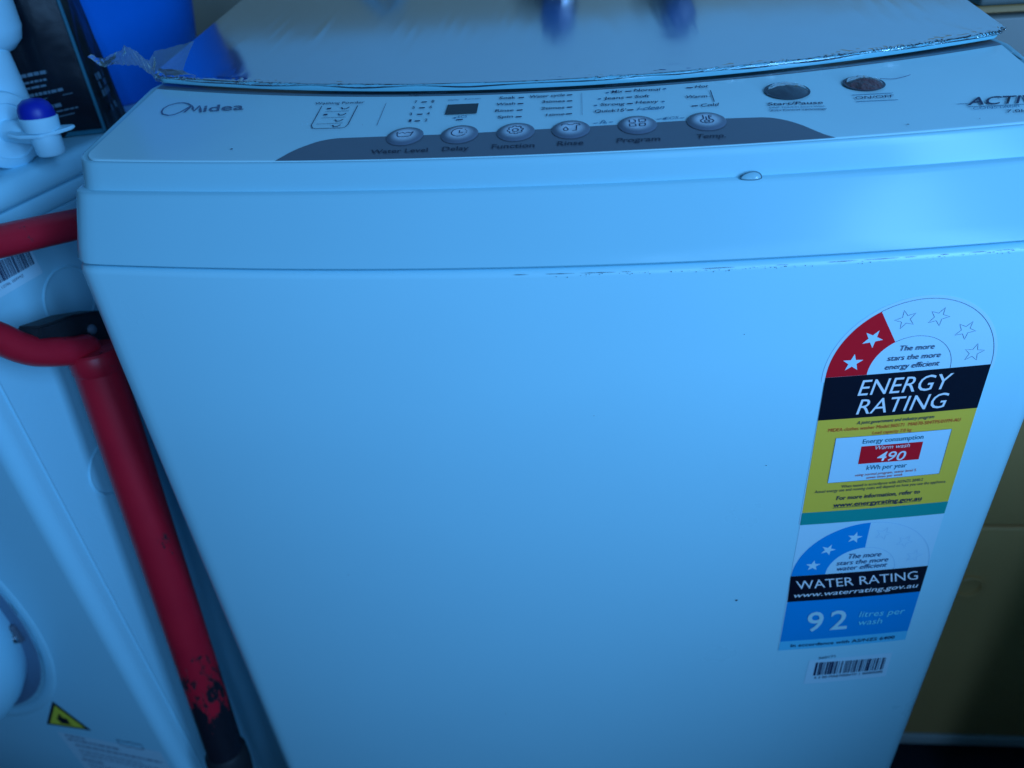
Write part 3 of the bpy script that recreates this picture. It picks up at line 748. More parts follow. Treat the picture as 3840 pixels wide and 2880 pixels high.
for (cx, cy), ic in zip(BTN, ICON):
    rings = 14; seg = 40; vs = []; cols = []; R = 0.0100
    for j in range(rings+1):
        t = j/rings; r = R*t
        # a low dome with a soft dip for the fingertip
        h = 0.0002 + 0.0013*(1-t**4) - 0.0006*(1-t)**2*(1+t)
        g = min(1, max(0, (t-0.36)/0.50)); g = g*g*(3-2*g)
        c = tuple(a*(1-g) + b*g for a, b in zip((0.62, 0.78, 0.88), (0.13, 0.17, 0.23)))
        for i in range(seg if j else 1):
            a = 2*PI*i/seg
            x = cx + r*math.cos(a); y = cy + 1.08*r*math.sin(a)
            vs.append(on_panel(x, y, h + 0.0004)); cols.append(c)
    fs = [(0, 1+i, 1+(i+1) % seg) for i in range(seg)]
    for j in range(1, rings):
        a = 1+(j-1)*seg; b = a+seg
        fs += [(a+i, b+i, b+(i+1) % seg, a+(i+1) % seg) for i in range(seg)]
    me = bpy.data.meshes.new('push_button'); me.from_pydata([tuple(v) for v in vs], [], fs); me.update()
    at = me.color_attributes.new('tone', 'FLOAT_COLOR', 'POINT')
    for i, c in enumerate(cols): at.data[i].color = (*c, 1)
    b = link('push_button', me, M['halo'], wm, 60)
    def dome(x, y):
        t = min(1, math.hypot(x-cx, (y-cy)/1.08)/R)
        return on_panel(x, y, 0.0002 + 0.0013*(1-t**4) - 0.0006*(1-t)**2*(1+t) + 0.0006)
    ribbon('icon', [([(cx + p[0]*0.00096, cy + p[1]*0.00108) for p in ln], 0.00055, cl) for ln, cl in ic], M['k'], dome, b, 0.001)

# two larger smoked buttons under crumpled film
def big_button(name, c, rx, ry, red):
    rings = 12; seg = 44; vs = []
    for j in range(rings+1):
        t = j/rings
        for i in range(seg if j else 1):
            a = 2*PI*i/seg
            wob = 0.0004*noise.noise(Vector((c[0]*90 + t*math.cos(a)*2.6, t*math.sin(a)*2.6, 2.0)))*(1-t**3)
            vs.append(on_panel(c[0] + rx*t*math.cos(a), c[1] + ry*t*math.sin(a), 0.0004 + 0.0028*(1-t*t) + wob))
    fs = [(0, 1+i, 1+(i+1) % seg) for i in range(seg)]
    for j in range(1, rings):
        a = 1+(j-1)*seg; b = a+seg
        fs += [(a+i, b+i, b+(i+1) % seg, a+(i+1) % seg) for i in range(seg)]
    o = add(name, vs, fs, M[red], wm, 60)
    pts = [(c[0] + rx*math.cos(2*PI*i/60), c[1] + ry*math.sin(2*PI*i/60)) for i in range(60)]
    ribbon('bezel_ring', [(pts, 0.0011, True)], M['knobrim'], lambda x, y: on_panel(x, y, 0.0008), o, 0.002)
    # crumpled clear film over the upper half
    def fp(u, v):
        a = PI*(0.02 + 0.96*u); t = 0.12 + 0.74*v
        x = c[0] + rx*t*math.cos(a); y = c[1] + ry*t*math.sin(a)
        h = 0.0009 + 0.0028*max(0, 1-t*t) + 0.0006*noise.noise(Vector((x*420, y*420, 1))) + 0.0003*noise.noise(Vector((x*900, y*900, 5)))
        return on_panel(x, y, max(h, 0.0009))
    vs, fs = grid(fp, 60, 22)
    add('crumpled_film', vs, fs, M['film_edge'], o, 180)
    return o
M['knob2'] = mat('smoked_button_red', (0.13, 0.07, 0.075), 0.14, 0.6, bump=0.9, bscale=170, bdist=0.004)
big_button('start_button', (0.1258, 0.0708), 0.0114, 0.0110, 'knob')
big_button('power_button', (0.1676, 0.0775), 0.0104, 0.0096, 'knob2')
HAIR = [(0.17715, 0.08231), (0.18026, 0.0817), (0.18392, 0.08143), (0.18863, 0.0831), (0.19202, 0.085), (0.19436, 0.08649)]
tube('film_tail', [on_panel(x, y, 0.0012) for x, y in HAIR], 0.00016, M['line'], panel, 6, 4, False)
def speck(x, y, r):
    return [(x + r*math.cos(a)*1.3, y + r*math.sin(a)) for a in (0, 1, 2, 3, 4, 5)]
for x, y, r in ((-0.17330, 0.03133, 0.0006), (0.17464, 0.02583, 0.0005), (0.21, 0.0305, 0.0003), (-0.105, 0.052, 0.0002)):
    shape('dirt_speck', speck(x, y, r), M['k'], lambda a, b: on_panel(a, b, 0.0006), panel, 0.01)

# ------------------------------------------------------------------ energy label
def unit(a, b):
    d = Vector((b[0]-a[0], b[1]-a[1])); return d.normalized()
def lbl(x, z, lay): return on_body(x, z, 0.0002 + 0.00013*lay)
def sf(lay): return lambda x, z: lbl(x, z, lay)
def frame(tl, tr):
    e1 = unit(tl, tr); e2 = Vector((-e1.y, e1.x)); c = (Vector(tl)+Vector(tr))/2
    return lambda u, v: (c.x + e1.x*u + e2.x*v, c.y + e1.y*u + e2.y*v)
def star(f, u, v, r, rot=90):
    p = []
    for i in range(10):
        a = math.radians(rot + 36*i); q = r if i % 2 == 0 else r*0.40
        p.append((u + q*math.cos(a), v + q*math.sin(a)))
    return [f(*k) for k in p]
def cap_shape(f, w, h, drop, n=40):
    return [f(w*math.cos(PI*i/n), h*math.sin(PI*i/n)) for i in range(n+1)] + [f(-w, -drop), f(w, -drop)]
EF = frame((0.14442, 0.76003), (0.23262, 0.76133))
el = shape('energy_label', [EF(0.0460*math.cos(PI*i/48), 0.0460*math.sin(PI*i/48)) for i in range(49)] + [EF(-0.0460, -0.003), EF(-0.0443, -0.0032), EF(-0.0443, -0.1095), EF(0.0443, -0.1095), EF(0.0443, -0.0032), EF(0.0460, -0.003)][0:6], M['lab_white'], sf(0), wm)
bar = [(0.14442, 0.76003), (0.23262, 0.76133), (0.23309, 0.73233), (0.14494, 0.73119)]
shape('black_band', bar, M['lab_black'], sf(2), el)
shape('yellow_field', [(0.14494, 0.73119), (0.23309, 0.73233), (0.23475, 0.66173), (0.14643, 0.66041)], M['lab_yellow'], sf(1), el)
shape('teal_band', [(0.14643, 0.66041), (0.23475, 0.66173), (0.23487, 0.65177), (0.14661, 0.6503)], M['lab_teal'], sf(2), el)
bx = [(0.15713, 0.71787), (0.22235, 0.71877), (0.22332, 0.68547), (0.15795, 0.68399)]
shape('white_box', bx, M['lab_white'], sf(2), el)
ribbon('box_outline', [(bx, 0.00022, True)], M['line'], sf(3), el)
shape('red_box', [(0.17282, 0.71063), (0.20787, 0.71105), (0.20833, 0.69791), (0.17331, 0.69742)], M['lab_red'], sf(3), el)
RO, RI = 0.0441, 0.0222
def sector(f, a0, a1, n=30):
    o = [f(RO*math.cos(math.radians(a0+(a1-a0)*i/n)), RO*math.sin(math.radians(a0+(a1-a0)*i/n))) for i in range(n+1)]
    q = [f(RI*math.cos(math.radians(a0+(a1-a0)*i/n)), RI*math.sin(math.radians(a0+(a1-a0)*i/n))) for i in range(n+1)]
    return o, q
def strip_sector(name, f, a0, a1, mt, lay, parent):
    n = 30; vs = []; fs = []
    for j in range(7):
        r = RI + (RO-RI)*j/6
        for i in range(n+1):
            a = math.radians(a0+(a1-a0)*i/n)
            vs.append(lbl(*f(r*math.cos(a), r*math.sin(a)), lay))
    for j in range(6):
        for i in range(n): fs.append((j*(n+1)+i, j*(n+1)+i+1, (j+1)*(n+1)+i+1, (j+1)*(n+1)+i))
    return add(name, vs, fs, mt, parent, smooth=False)
strip_sector('red_sector', EF, 180, 119, M['lab_red'], 1, el)
oa = [EF(RO*math.cos(math.radians(119*i/50)), RO*math.sin(math.radians(119*i/50))) for i in range(51)]
ia = [EF(RI*math.cos(math.radians(119*i/40)), RI*math.sin(math.radians(119*i/40))) for i in range(41)]
ribbon('dial_outline', [(oa, 0.00028, False), (ia, 0.00022, False)], M['line'], sf(1), el)
for k, a in enumerate((165, 136)):
    shape('white_star', star(EF, 0.0322*math.cos(math.radians(a)), 0.0325*math.sin(math.radians(a)), 0.0056, 88 if k == 0 else 62), M['lab_white'], sf(2), el)
for a, rr in ((104, 108), (75, 68), (43, 62), (14.5, 82)):
    ribbon('outline_star', [(star(EF, 0.0338*math.cos(math.radians(a)), 0.0338*math.sin(math.radians(a)), 0.0057, rr), 0.00024, True)], M['line'], sf(1), el, 0.002)
for s, bl, br, tl, tone, st in E_TEXT:
    text_job('lettering', s, bl, br, tl, tone, st, sf(4), el)

# ------------------------------------------------------------------ water label
WF = frame((0.14733, 0.60406), (0.23595, 0.60514))
wl_ = shape('water_label', [(0.14666, 0.64981), (0.23508, 0.65166), (0.23600, 0.60514), (0.23790, 0.5297), (0.14868, 0.5273), (0.14723, 0.60406)], M['lab_white'], sf(0), wm)
shape('black_band', [(0.14733, 0.60406), (0.23595, 0.60514), (0.23658, 0.58036), (0.14847, 0.57893)], M['lab_black'], sf(2), wl_)
shape('blue_field', [(0.14847, 0.57893), (0.23658, 0.58036), (0.23748, 0.53958), (0.14905, 0.53728)], M['lab_blue'], sf(1), wl_)
shape('pale_band', [(0.14905, 0.53728), (0.23748, 0.53958), (0.23778, 0.52976), (0.14878, 0.52736)], M['lab_cyan'], sf(1), wl_)
strip_sector('blue_sector', WF, 180, 91, M['lab_blue'], 1, wl_)
oa = [WF(RO*math.cos(math.radians(91*i/50)), RO*math.sin(math.radians(91*i/50))) for i in range(51)]
ia = [WF(RI*math.cos(math.radians(91*i/40)), RI*math.sin(math.radians(91*i/40))) for i in range(41)]
ribbon('dial_outline', [(oa, 0.0003, False), (ia, 0.0003, False)], M['faint'], sf(1), wl_)
for a, rr in ((164.5, 88), (137, 70), (105.5, 80)):
    shape('white_star', star(WF, 0.0325*math.cos(math.radians(a)), 0.0332*math.sin(math.radians(a)), 0.0050, rr), M['lab_white'], sf(2), wl_)
for a, rr in ((75, 70), (46, 62), (18, 80)):
    ribbon('faint_star', [(star(WF, 0.0345*math.cos(math.radians(a)), 0.0345*math.sin(math.radians(a)), 0.0056, rr), 0.00022, True)], M['faint'], sf(1), wl_, 0.002)
for s, bl, br, tl, tone, st in W_TEXT[:-2]:
    text_job('lettering', s, bl, br, tl, tone, st, sf(4), wl_)

# ------------------------------------------------------------------ barcode sticker
bc = shape('barcode_sticker', [(0.1729, 0.51403), (0.2318, 0.51602), (0.23244, 0.48842), (0.17271, 0.48623)], M['lab_white'], sf(0), wm)
def barcode(x0, z0, ux, uz, width, height, seed, n):
    rr = random.Random(seed); x = 0; L = []
    while x < width:
        wd = rr.choice((0.0004, 0.0004, 0.0008, 0.0012, 0.0016)); gp = rr.choice((0.0004, 0.0006, 0.0010, 0.0014))
        L.append((x, min(wd, width-x))); x += wd+gp
    return L
bars = []
for x, wd in barcode(0, 0, 1, 0, 0.0505, 0.014, 5, 40):
    u = x + wd/2; bars.append(([(0.1782+u, 0.4962+u*0.025), (0.1782+u-0.0001, 0.5112+u*0.0)], wd, False))
ribbon('barcode', bars, M['k'], sf(2), bc, 0.02)
for s, bl, br, tl, tone, st in W_TEXT[-2:]:
    text_job('lettering', s, bl, br, tl, tone, st, sf(3), bc)
text_flush()
# blob of glue on the ledge of the cover
def blob(u, v):
    a = 2*PI*u; t = v
    sn = math.sin(a); dz = t*(0.0026*sn if sn > 0 else 0.0008*sn)*(1 + 0.2*math.cos(a))
    x = 0.0975 + 0.0050*t*math.cos(a)
    h = 0.0009*(1-t**3)
    z = 0.8655 + dz
    y = yfront(x, HW, 0.0226, BOW, 0.013) + dz*0.55
    return Vector((x, y - h - 0.0005, z))
vs, fs = grid(blob, 28, 9)
gb = add('glue_blob', vs, fs, M['glue'], cover, 80)
tube('dried_edge', [blob(i/40, 1.0) + Vector((0, -0.0002, 0)) for i in range(41)], 0.00022, M['grime'], gb, 6, 1, False)
# specks of dirt along the seam and on the front
rr = random.Random(8)
V = []; F = []
def dot(x, z, r, y=None):
    k = len(V); n = 5
    for i in range(n):
        a = 2*PI*i/n + rr.random(); q = on_body(x + r*math.cos(a)*1.4, z + r*math.sin(a), 0.0003)
        V.append(q)
    F.append(tuple(range(k, k+n)))
for i in range(110):
    x = rr.choice((rr.uniform(0.0, 0.12), rr.uniform(0.03, 0.24), rr.uniform(0.18, 0.25))); dot(x, 0.8282 - abs(rr.gauss(0, 0.0007)), rr.uniform(0.00007, 0.00026))
for x, z, r in ((0.1144, 0.5828, 0.0008), (0.0981, 0.7899, 0.0002), (0.12, 0.70, 0.0003), (-0.15, 0.6, 0.0003), (-0.05, 0.45, 0.0003), (0.02, 0.74, 0.0002)):
    dot(x, z, r)
x = -0.02
while x < 0.245:                          # grime collected in the seam, in broken lengths
    l = rr.uniform(0.004, 0.022)
    if rr.random() < 0.72:
        n = max(2, int(l/0.0025)); k = len(V)
        for i in range(n+1):
            xx = x + l*i/n; tk = 0.00014*(0.4 + rr.random())*math.sin(PI*(i+0.3)/(n+0.6))
            V.append(on_body(xx, 0.8290 + tk - 0.0004, 0.0001)); V.append(on_body(xx, 0.8290 - tk - 0.0004, 0.0001))
        for i in range(n): F.append((k+2*i, k+2*i+1, k+2*i+3, k+2*i+2))
    x += l + rr.uniform(0.001, 0.012)
ds = add('dirt_specks', V, F, M['d'], cabinet, smooth=False); ds['kind'] = 'stuff'

# ------------------------------------------------------------------ clothes dryer on the left, turned a little
DA = math.radians(11); DC = Vector((-0.39, 0.02, 0))
DX = Vector((math.cos(DA), -math.sin(DA), 0)); DY = Vector((math.sin(DA), math.cos(DA), 0))
def dw(x, y, z): return DC + DX*x + DY*y + Vector((0, 0, z))
dr = thing('clothes_dryer', 'white front-loading clothes dryer with round door, left of the washing machine', 'clothes dryer', dw(-0.3, 0.28, 0))
def dout(ins, n=7):
    w_, d_ = 0.60, 0.57; r = 0.012
    P = []
    for cx, cy, a0 in ((-r-ins, r+ins, -90), (-r-ins, d_-r-ins, 0), (-w_+r+ins, d_-r-ins, 90), (-w_+r+ins, r+ins, 180)):
        for i in range(n):
            a = math.radians(a0 + 90*i/(n-1)); P.append((cx + r*math.cos(a), cy + r*math.sin(a)))
    return P
loops = [[dw(x, y, z) for x, y in dout(i)] for z, i in ((0.02, 0.006), (0.03, 0.0), (0.25, 0), (0.5, 0), (0.7, 0), (0.8135, 0.0), (0.8142, 0.0012), (0.8155, 0.0012))]
vs, fs = loft(loops)
add('body', vs, fs, M['dryer'], dr, 40)
loops = [[dw(x, y, z) for x, y in dout(i)] for z, i in ((0.8150, 0.003), (0.8155, -0.0005), (0.817, -0.0015), (0.826, -0.0015), (0.8275, -0.0005), (0.8280, 0.002))]
vs, fs = loft(loops); add('top_rim', vs, fs, M['dryer'], dr, 40)
loops = [[dw(x, y, z) for x, y in dout(i)] for z, i in ((0.8276, 0.004), (0.8286, 0.0003), (0.832, -0.002), (0.840, -0.002), (0.8445, -0.0004), (0.8465, 0.003), (0.847, 0.008))]
vs, fs = loft(loops); add('top_plate', vs, fs, M['dryer'], dr, 50)
# seam line behind the front frame, as a thin proud bead
tube('side_bead', [dw(0.0000, 0.019, z) for z in (0.03, 0.3, 0.6, 0.812)], 0.0010, M['dryer'], dr, 8, 1, False)
for y, z in ((0.1000, 0.752), (0.0720, 0.610)):
    tube('embossed_ring', [dw(0.0002, y + 0.0235*math.cos(2*PI*i/40), z + 0.0235*math.sin(2*PI*i/40)) for i in range(41)], 0.0011, M['dryer'], dr, 8, 1, False)
# round door
cx, cz = -0.270, 0.474
prof = [(0.1905, 0.0), (0.1895, 0.0008), (0.187, 0.0014), (0.183, 0.0014), (0.180, 0.0006), (0.178, -0.002)]
lathe('door_surround', prof, dw(cx, 0.0, cz), -DY, M['dryer'], dr, 72)
prof = [(0.176, -0.004), (0.1745, 0.0002), (0.160, 0.0004)]
lathe('door_gap', prof, dw(cx, -0.0004, cz), -DY, M['dryer_dark'], dr, 72)
prof = [(0.160, 0.0), (0.166, 0.012), (0.168, 0.028), (0.166, 0.038), (0.158, 0.046), (0.1445, 0.0505), (0.1425, 0.0490), (0.1405, 0.0512), (0.120, 0.053), (0.118, 0.049), (0.112, 0.042), (0.06, 0.038), (0.0, 0.036)]
door = lathe('door', prof, dw(cx, 0.0, cz), -DY, M['dryer'], dr, 72)
hg = box('hinge', (-0.1210, -0.0050, 0.448), (-0.1045, -0.0003, 0.470), M['grey'], dr, 0.0015, lambda x, y, z: dw(x, y, z))
lathe('hinge_screw', [(0.0048, 0), (0.0048, 0.002), (0.0033, 0.0034), (0, 0.0038)], dw(-0.1095, -0.0049, 0.455), -DY, M['chrome'], hg, 14)
# prints on the front
def dfront(x, z, lay=1): return dw(x, -0.0003*lay, z)
def dside(y, z, lay=1): return dw(0.0003*lay, y, z)
def dshape(name, pts, mt, fn, parent, lay):
    bm = bmesh.new(); bm.faces.new([bm.verts.new(fn(a, b, lay)) for a, b in pts]); bmesh.ops.triangulate(bm, faces=bm.faces[:])
    me = bpy.data.meshes.new(name); bm.to_mesh(me); bm.free(); return link(name, me, mt, parent, smooth=False)
tri = [(-0.1234, 0.3490), (-0.1552, 0.2990), (-0.0945, 0.3090)]
ws = dshape('flame_warning_sticker', tri, M['lab_black'], dfront, dr, 1)
c0 = (sum(p[0] for p in tri)/3, sum(p[1] for p in tri)/3)
dshape('yellow_field', [(c0[0]+(p[0]-c0[0])*0.78, c0[1]+(p[1]-c0[1])*0.78) for p in tri], M['sign_yellow'], dfront, ws, 2)
FL = [(0, -7), (-5, -5), (-6.5, -1), (-4.2, 3), (-4, 0.5), (-2.2, 2.2), (-2.6, 6.5), (1.2, 9), (1.0, 5), (3.2, 3.2), (5.2, 4.8), (6.4, 0), (5, -5)]
dshape('flame_symbol', [(c0[0] + p[0]*0.00122 - 0.001, c0[1] + p[1]*0.00108 - 0.001) for p in FL], M['lab_black'], dfront, ws, 3)
dshape('flame_base', [(c0[0]-0.009, c0[1]-0.0100), (c0[0]+0.008, c0[1]-0.0072), (c0[0]+0.008, c0[1]-0.0056), (c0[0]-0.009, c0[1]-0.0084)], M['lab_black'], dfront, ws, 3)
ns = dshape('notice_sticker', [(-0.1475, 0.2890), (-0.016, 0.3020), (-0.010, 0.20), (-0.140, 0.19)], M['lab_white'], dfront, dr, 1)
rr = random.Random(3)
def dribbon(name, lines, mt, fn, parent, lay):
    V = []; F = []
    for pts, wd in lines:
        v_, f_ = ribbon_geo(pts, wd); k = len(V); V += [fn(p.x, p.y, lay) for p in v_]; F += [tuple(i+k for i in f) for f in f_]
    return add(name, V, F, mt, parent, smooth=False)
for row_, (z0, xa, xb, th) in enumerate(((0.2860, -0.138, -0.112, 0.0024), (0.2790, -0.138, -0.070, 0.0026), (0.2700, -0.132, -0.022, 0.0026), (0.2610, -0.132, -0.050, 0.0012), (0.2560, -0.132, -0.030, 0.0012), (0.2510, -0.132, -0.040, 0.0012), (0.2420, -0.136, -0.108, 0.0030), (0.2350, -0.132, -0.03, 0.0012), (0.2290, -0.132, -0.06, 0.0012))):
    x = xa; L = []
    while x < xb:
        l = rr.uniform(0.003, 0.009); L.append(([(x, z0 + (x+0.138)*0.09), (min(x+l, xb), z0 + (min(x+l, xb)+0.138)*0.09)], th)); x += l + 0.0016
    dribbon('printed_line', L, M['g'], dfront, ns, 2)
bk = [(-0.066, 0.2965), (-0.056, 0.2955), (-0.050, 0.2980), (-0.044, 0.2965), (-0.036, 0.2985), (-0.036, 0.3065), (-0.044, 0.3050), (-0.050, 0.3060), (-0.056, 0.3035), (-0.066, 0.3045), (-0.066, 0.2965)]
dribbon('book_symbol', [(bk, 0.0013)], M['g'], dfront, ns, 2)
# barcode sticker on its side
sb = dshape('barcode_sticker', [(0.040, 0.8060), (0.0860, 0.7990), (0.0870, 0.7790), (0.040, 0.7790)], M['lab_white'], dside, dr, 1)
L = []; y = 0.030
while y < 0.0835:
    wd = rr.choice((0.0003, 0.0005, 0.0008)); L.append(([(y, 0.7878), (y, 0.8040 - (y-0.04)*0.13)], wd)); y += wd + rr.choice((0.0002, 0.0003, 0.0005))
L = [l for l in L if l[0][0][0] > 0.0415]
dribbon('barcode', L, M['k'], dside, sb, 2)
text_job('lettering', '073M 1270L 00FMZ', (0.0425, 0.7838), (0.0715, 0.7838), (0.0425, 0.7856), 'k', '', lambda a, b: dside(a, b, 2), sb)
text_flush()

# ------------------------------------------------------------------ red hand trolley in the gap
ht = thing('hand_trolley', 'red tubular steel hand trolley with worn black paint, wedged beside the washing machine', 'hand trolley', (-0.31, -0.05, 0))
loop_pts = [(-0.29, 0.190, 0.7990), (-0.3085, 0.140, 0.8095), (-0.3237, 0.0952, 0.8189), (-0.3333, 0.0688, 0.8243), (-0.3421, 0.0446, 0.8289), (-0.3500, 0.022, 0.8330), (-0.3548, 0.007, 0.8300), (-0.3560, 0.002, 0.8180), (-0.3554, 0.004, 0.8020), (-0.3535, 0.0105, 0.7860), (-0.3509, 0.0196, 0.7745), (-0.3487, 0.0266, 0.7645), (-0.3459, 0.0342, 0.7562), (-0.3424, 0.0439, 0.7494), (-0.3387, 0.0541, 0.7436), (-0.3366, 0.0600, 0.7405), (-0.3340, 0.0660, 0.7385)]
tube('handle', loop_pts, 0.0101, M['red_steel'], ht, 24, 6)
pt = Vector((-0.33, 0.0652, 0.730)); pb = Vector((-0.33, -0.0234, 0.012)); 
def pz(z): return pb + (pt-pb)*((z-pb.z)/(pt.z-pb.z))
tube('post', [pz(0.012), pz(0.2), pz(0.4), pz(0.6), pz(0.738)], 0.0164, M['red_steel'], ht, 32, 4, False)
lathe('collar', [(0.0165, 0), (0.0172, 0.001), (0.0172, 0.012), (0.0158, 0.0155), (0.0110, 0.0165)], pz(0.722), pt-pb, M['red_steel'], ht, 32)
BR = [(0.0405, 0.7710), (0.0722, 0.7618), (0.1026, 0.7490), (0.1120, 0.7400), (0.1006, 0.7190), (0.0832, 0.7250), (0.0640, 0.7360), (0.0524, 0.7540), (0.0350, 0.7645)]
bm = bmesh.new()
f = bm.faces.new([bm.verts.new((-0.356, y, z)) for y, z in BR])
r = bmesh.ops.extrude_face_region(bm, geom=[f])
for v in [g for g in r['geom'] if isinstance(g, bmesh.types.BMVert)]: v.co.x += 0.018
bmesh.ops.bevel(bm, geom=bm.edges[:], offset=0.0016, segments=2, affect='EDGES')
br = frombm('bracket', bm, M['black_rubber'], ht, 30)
lathe('bolt', [(0.0038, 0), (0.0038, 0.002), (0.0025, 0.003), (0, 0.0034)], (-0.338, 0.083, 0.744), (1, -0.2, 0.2), M['grey'], br, 12)
lathe('foot_clamp', [(0.0166, 0), (0.0190, 0.002), (0.0198, 0.02), (0.0190, 0.036), (0.0168, 0.040)], pz(0.285), pt-pb, M['black_rubber'], ht, 24)
lathe('end_cap', [(0.010, 0), (0.018, 0.001), (0.018, 0.02), (0.0155, 0.024)], pz(0.006), pt-pb, M['black_rubber'], ht, 24)
for s in (-1, 1):                          # wheels at the foot, below the picture
    wv = pz(0.065) + Vector((0, 0.045, 0)) + Vector((s*0.030, 0, 0)); wv.z = 0.05
    wh = lathe('wheel', [(0.010, -0.009), (0.036, -0.009), (0.046, -0.012), (0.050, -0.006), (0.050, 0.006), (0.046, 0.012), (0.036, 0.009), (0.010, 0.009)], wv, (1, 0, 0), M['black_rubber'], ht, 32)
tube('axle', [pz(0.065) + Vector((-0.045, 0.045, -0.015)), pz(0.065) + Vector((0.045, 0.045, -0.015))], 0.006, M['grey'], ht, 12, 1, False)
tube('axle_stay', [pz(0.14), pz(0.065) + Vector((0, 0.045, -0.012))], 0.007, M['red_steel'], ht, 12, 1, False)

# ------------------------------------------------------------------ detergent jug with tap, on the dryer
jg = thing('detergent_jug', 'white plastic jug with a blue-topped dispensing tap, standing on the dryer', 'detergent jug', (-0.405, 0.161, 0.847))
J = Vector((-0.4050, 0.1600, 0.8475))
prof = [(0.0, 0.0), (0.025, 0.0), (0.0280, 0.003), (0.0286, 0.012), (0.0286, 0.038), (0.0280, 0.058), (0.0274, 0.070), (0.022, 0.076)]
lathe('lower_body', prof, J, (0, 0, 1), M['jug'], jg, 48, 50)
prof = [(0.0, -0.002), (0.012, 0.0), (0.0245, 0.0040), (0.0310, 0.010), (0.0338, 0.018), (0.0345, 0.040), (0.0340, 0.095), (0.027, 0.110), (0.014, 0.116), (0.014, 0.135), (0.0, 0.136)]
lathe('upper_body', prof, J + Vector((0.0005, 0.012, 0.0645)), (0, 0, 1), M['jug'], jg, 48, 50)
tube('handle_web', [J + Vector((0.004, -0.016, 0.074)), J + Vector((-0.002, -0.026, 0.070)), J + Vector((-0.012, -0.030, 0.074))], 0.0030, M['jug'], jg, 12, 6, True)
# tap: ribbed collar, barrel, spout, cup with finger wings and a blue push button
ax = Vector((0.90, -0.42, -0.06)).normalized(); A = Vector((-0.3800, 0.1370, 0.8715))
prof = [(0.0235, -0.026), (0.0240, -0.0155), (0.0225, -0.0150), (0.0225, -0.0130), (0.0245, -0.0125), (0.0245, -0.0095), (0.0228, -0.0090), (0.0228, -0.0070), (0.0252, -0.0065), (0.0258, -0.0020), (0.0250, 0.0010), (0.0225, 0.0030), (0.0185, 0.0045), (0.0180, 0.0030), (0.0, 0.0030)]
lathe('tap_collar', prof, A, ax, M['jug'], jg, 56, 30)
sp0 = Vector((-0.3460, 0.1275, 0.8708))
lathe('tap_barrel', [(0.0075, 0.0), (0.0075, (sp0-A).length - 0.004), (0.005, (sp0-A).length)], A, sp0 - A, M['jug'], jg, 24)
lathe('tap_spout', [(0.0070, -0.0125), (0.0084, -0.0135), (0.0092, -0.0120), (0.0094, -0.003), (0.0092, 0.002)], sp0, (0, 0, 1), M['jug'], jg, 36)
lathe('tap_cup', [(0.0090, 0.0), (0.0112, 0.0010), (0.0120, 0.0095), (0.0113, 0.0100)], sp0 + Vector((-0.0010, 0.001, 0.0010)), (0.02, 0.05, 1), M['jug'], jg, 40)
lathe('blue_button', [(0.0110, 0.0), (0.0113, 0.003), (0.0108, 0.0065), (0.0092, 0.0098), (0.0062, 0.0122), (0.0, 0.0134)], sp0 + Vector((-0.0012, 0.0015, 0.0095)), (0.02, 0.05, 1), M['blue_cap'], jg, 40, 60)
bm = bmesh.new()
wd_ = Vector((0.94, 0.34, 0)).normalized(); wn = Vector((-wd_.y, wd_.x, 0))
out = [(-0.0215, 0.0035), (-0.013, 0.0095), (0, 0.0125), (0.010, 0.0085), (0.0185, 0.0035), (0.0205, 0.0), (0.0185, -0.0035), (0.010, -0.0085), (0, -0.0125), (-0.013, -0.0095), (-0.0215, -0.0035)]
b0 = sp0 + Vector((-0.0010, 0.001, -0.0006))
f = bm.faces.new([bm.verts.new(b0 + wd_*a + wn*b + Vector((0, 0, 0.14*max(0, abs(a)-0.009)))) for a, b in out])
r = bmesh.ops.extrude_face_region(bm, geom=[f])
for v in [g for g in r['geom'] if isinstance(g, bmesh.types.BMVert)]: v.co.z += 0.0022
bmesh.ops.bevel(bm, geom=bm.edges[:], offset=0.0006, segments=2, affect='EDGES')
frombm('finger_wings', bm, M['jug'], jg, 30)

# ------------------------------------------------------------------ black pouch
bagw = Vector((0.970, 0.243, 0)); bagb = Vector((-0.008, 0.050, 0)); P1 = Vector((-0.357, 0.2120, 0.8475))
bg_ = thing('foil_pouch', 'glossy black plastic pouch with teal seams and small print, standing on the dryer', 'pouch', P1 - bagw*0.09)
WID, HGT = 0.17, 0.30
def lean(z): return Vector((-0.004, 0.004, 0))*z/0.3
def bag_front(u, v):
    x = -WID*(1-u); z = HGT*v
    bul = 0.016*math.sin(PI*u)*min(1, v*4)**0.6
    crease = 0.0025*noise.noise(Vector((u*7, v*5, 2)))*min(1, 6*min(u, 1-u)) + 0.0015*noise.noise(Vector((u*18, v*9, 7)))*min(1, 6*min(u, 1-u))
    return P1 + bagw*x + Vector((0.243, -0.970, 0))*(bul + crease) + lean(z) + Vector((0, 0, z))
vs, fs = grid(bag_front, 40, 40)
pf = add('front_face', vs, fs, M['pouch'], bg_, 60)
def bag_side(u, v):
    z = HGT*v
    return P1 + bagb*u + Vector((-0.022, 0, 0))*u*v + Vector((0.002, -0.001, 0))*math.sin(PI*u) + Vector((0.003, 0, 0))*noise.noise(Vector((u*5, v*9, 3))) + lean(z) + Vector((0, 0, z))
vs, fs = grid(bag_side, 12, 30)
pg = add('side_gusset', vs, fs, M['pouch_side'], bg_, 60)
vs, fs = grid(lambda u, v: P1 + bagb + Vector((-0.022, 0, 0))*v - bagw*WID*u + lean(HGT*v) + Vector((0, 0, HGT*v)), 4, 10)
add('back_face', vs, fs, M['pouch'], bg_, 60)
vs, fs = grid(lambda u, v: P1 + bagb*v - bagw*WID*u + Vector((0, 0, 0.0002)), 4, 4)
add('base', vs, fs, M['pouch'], bg_, 60)
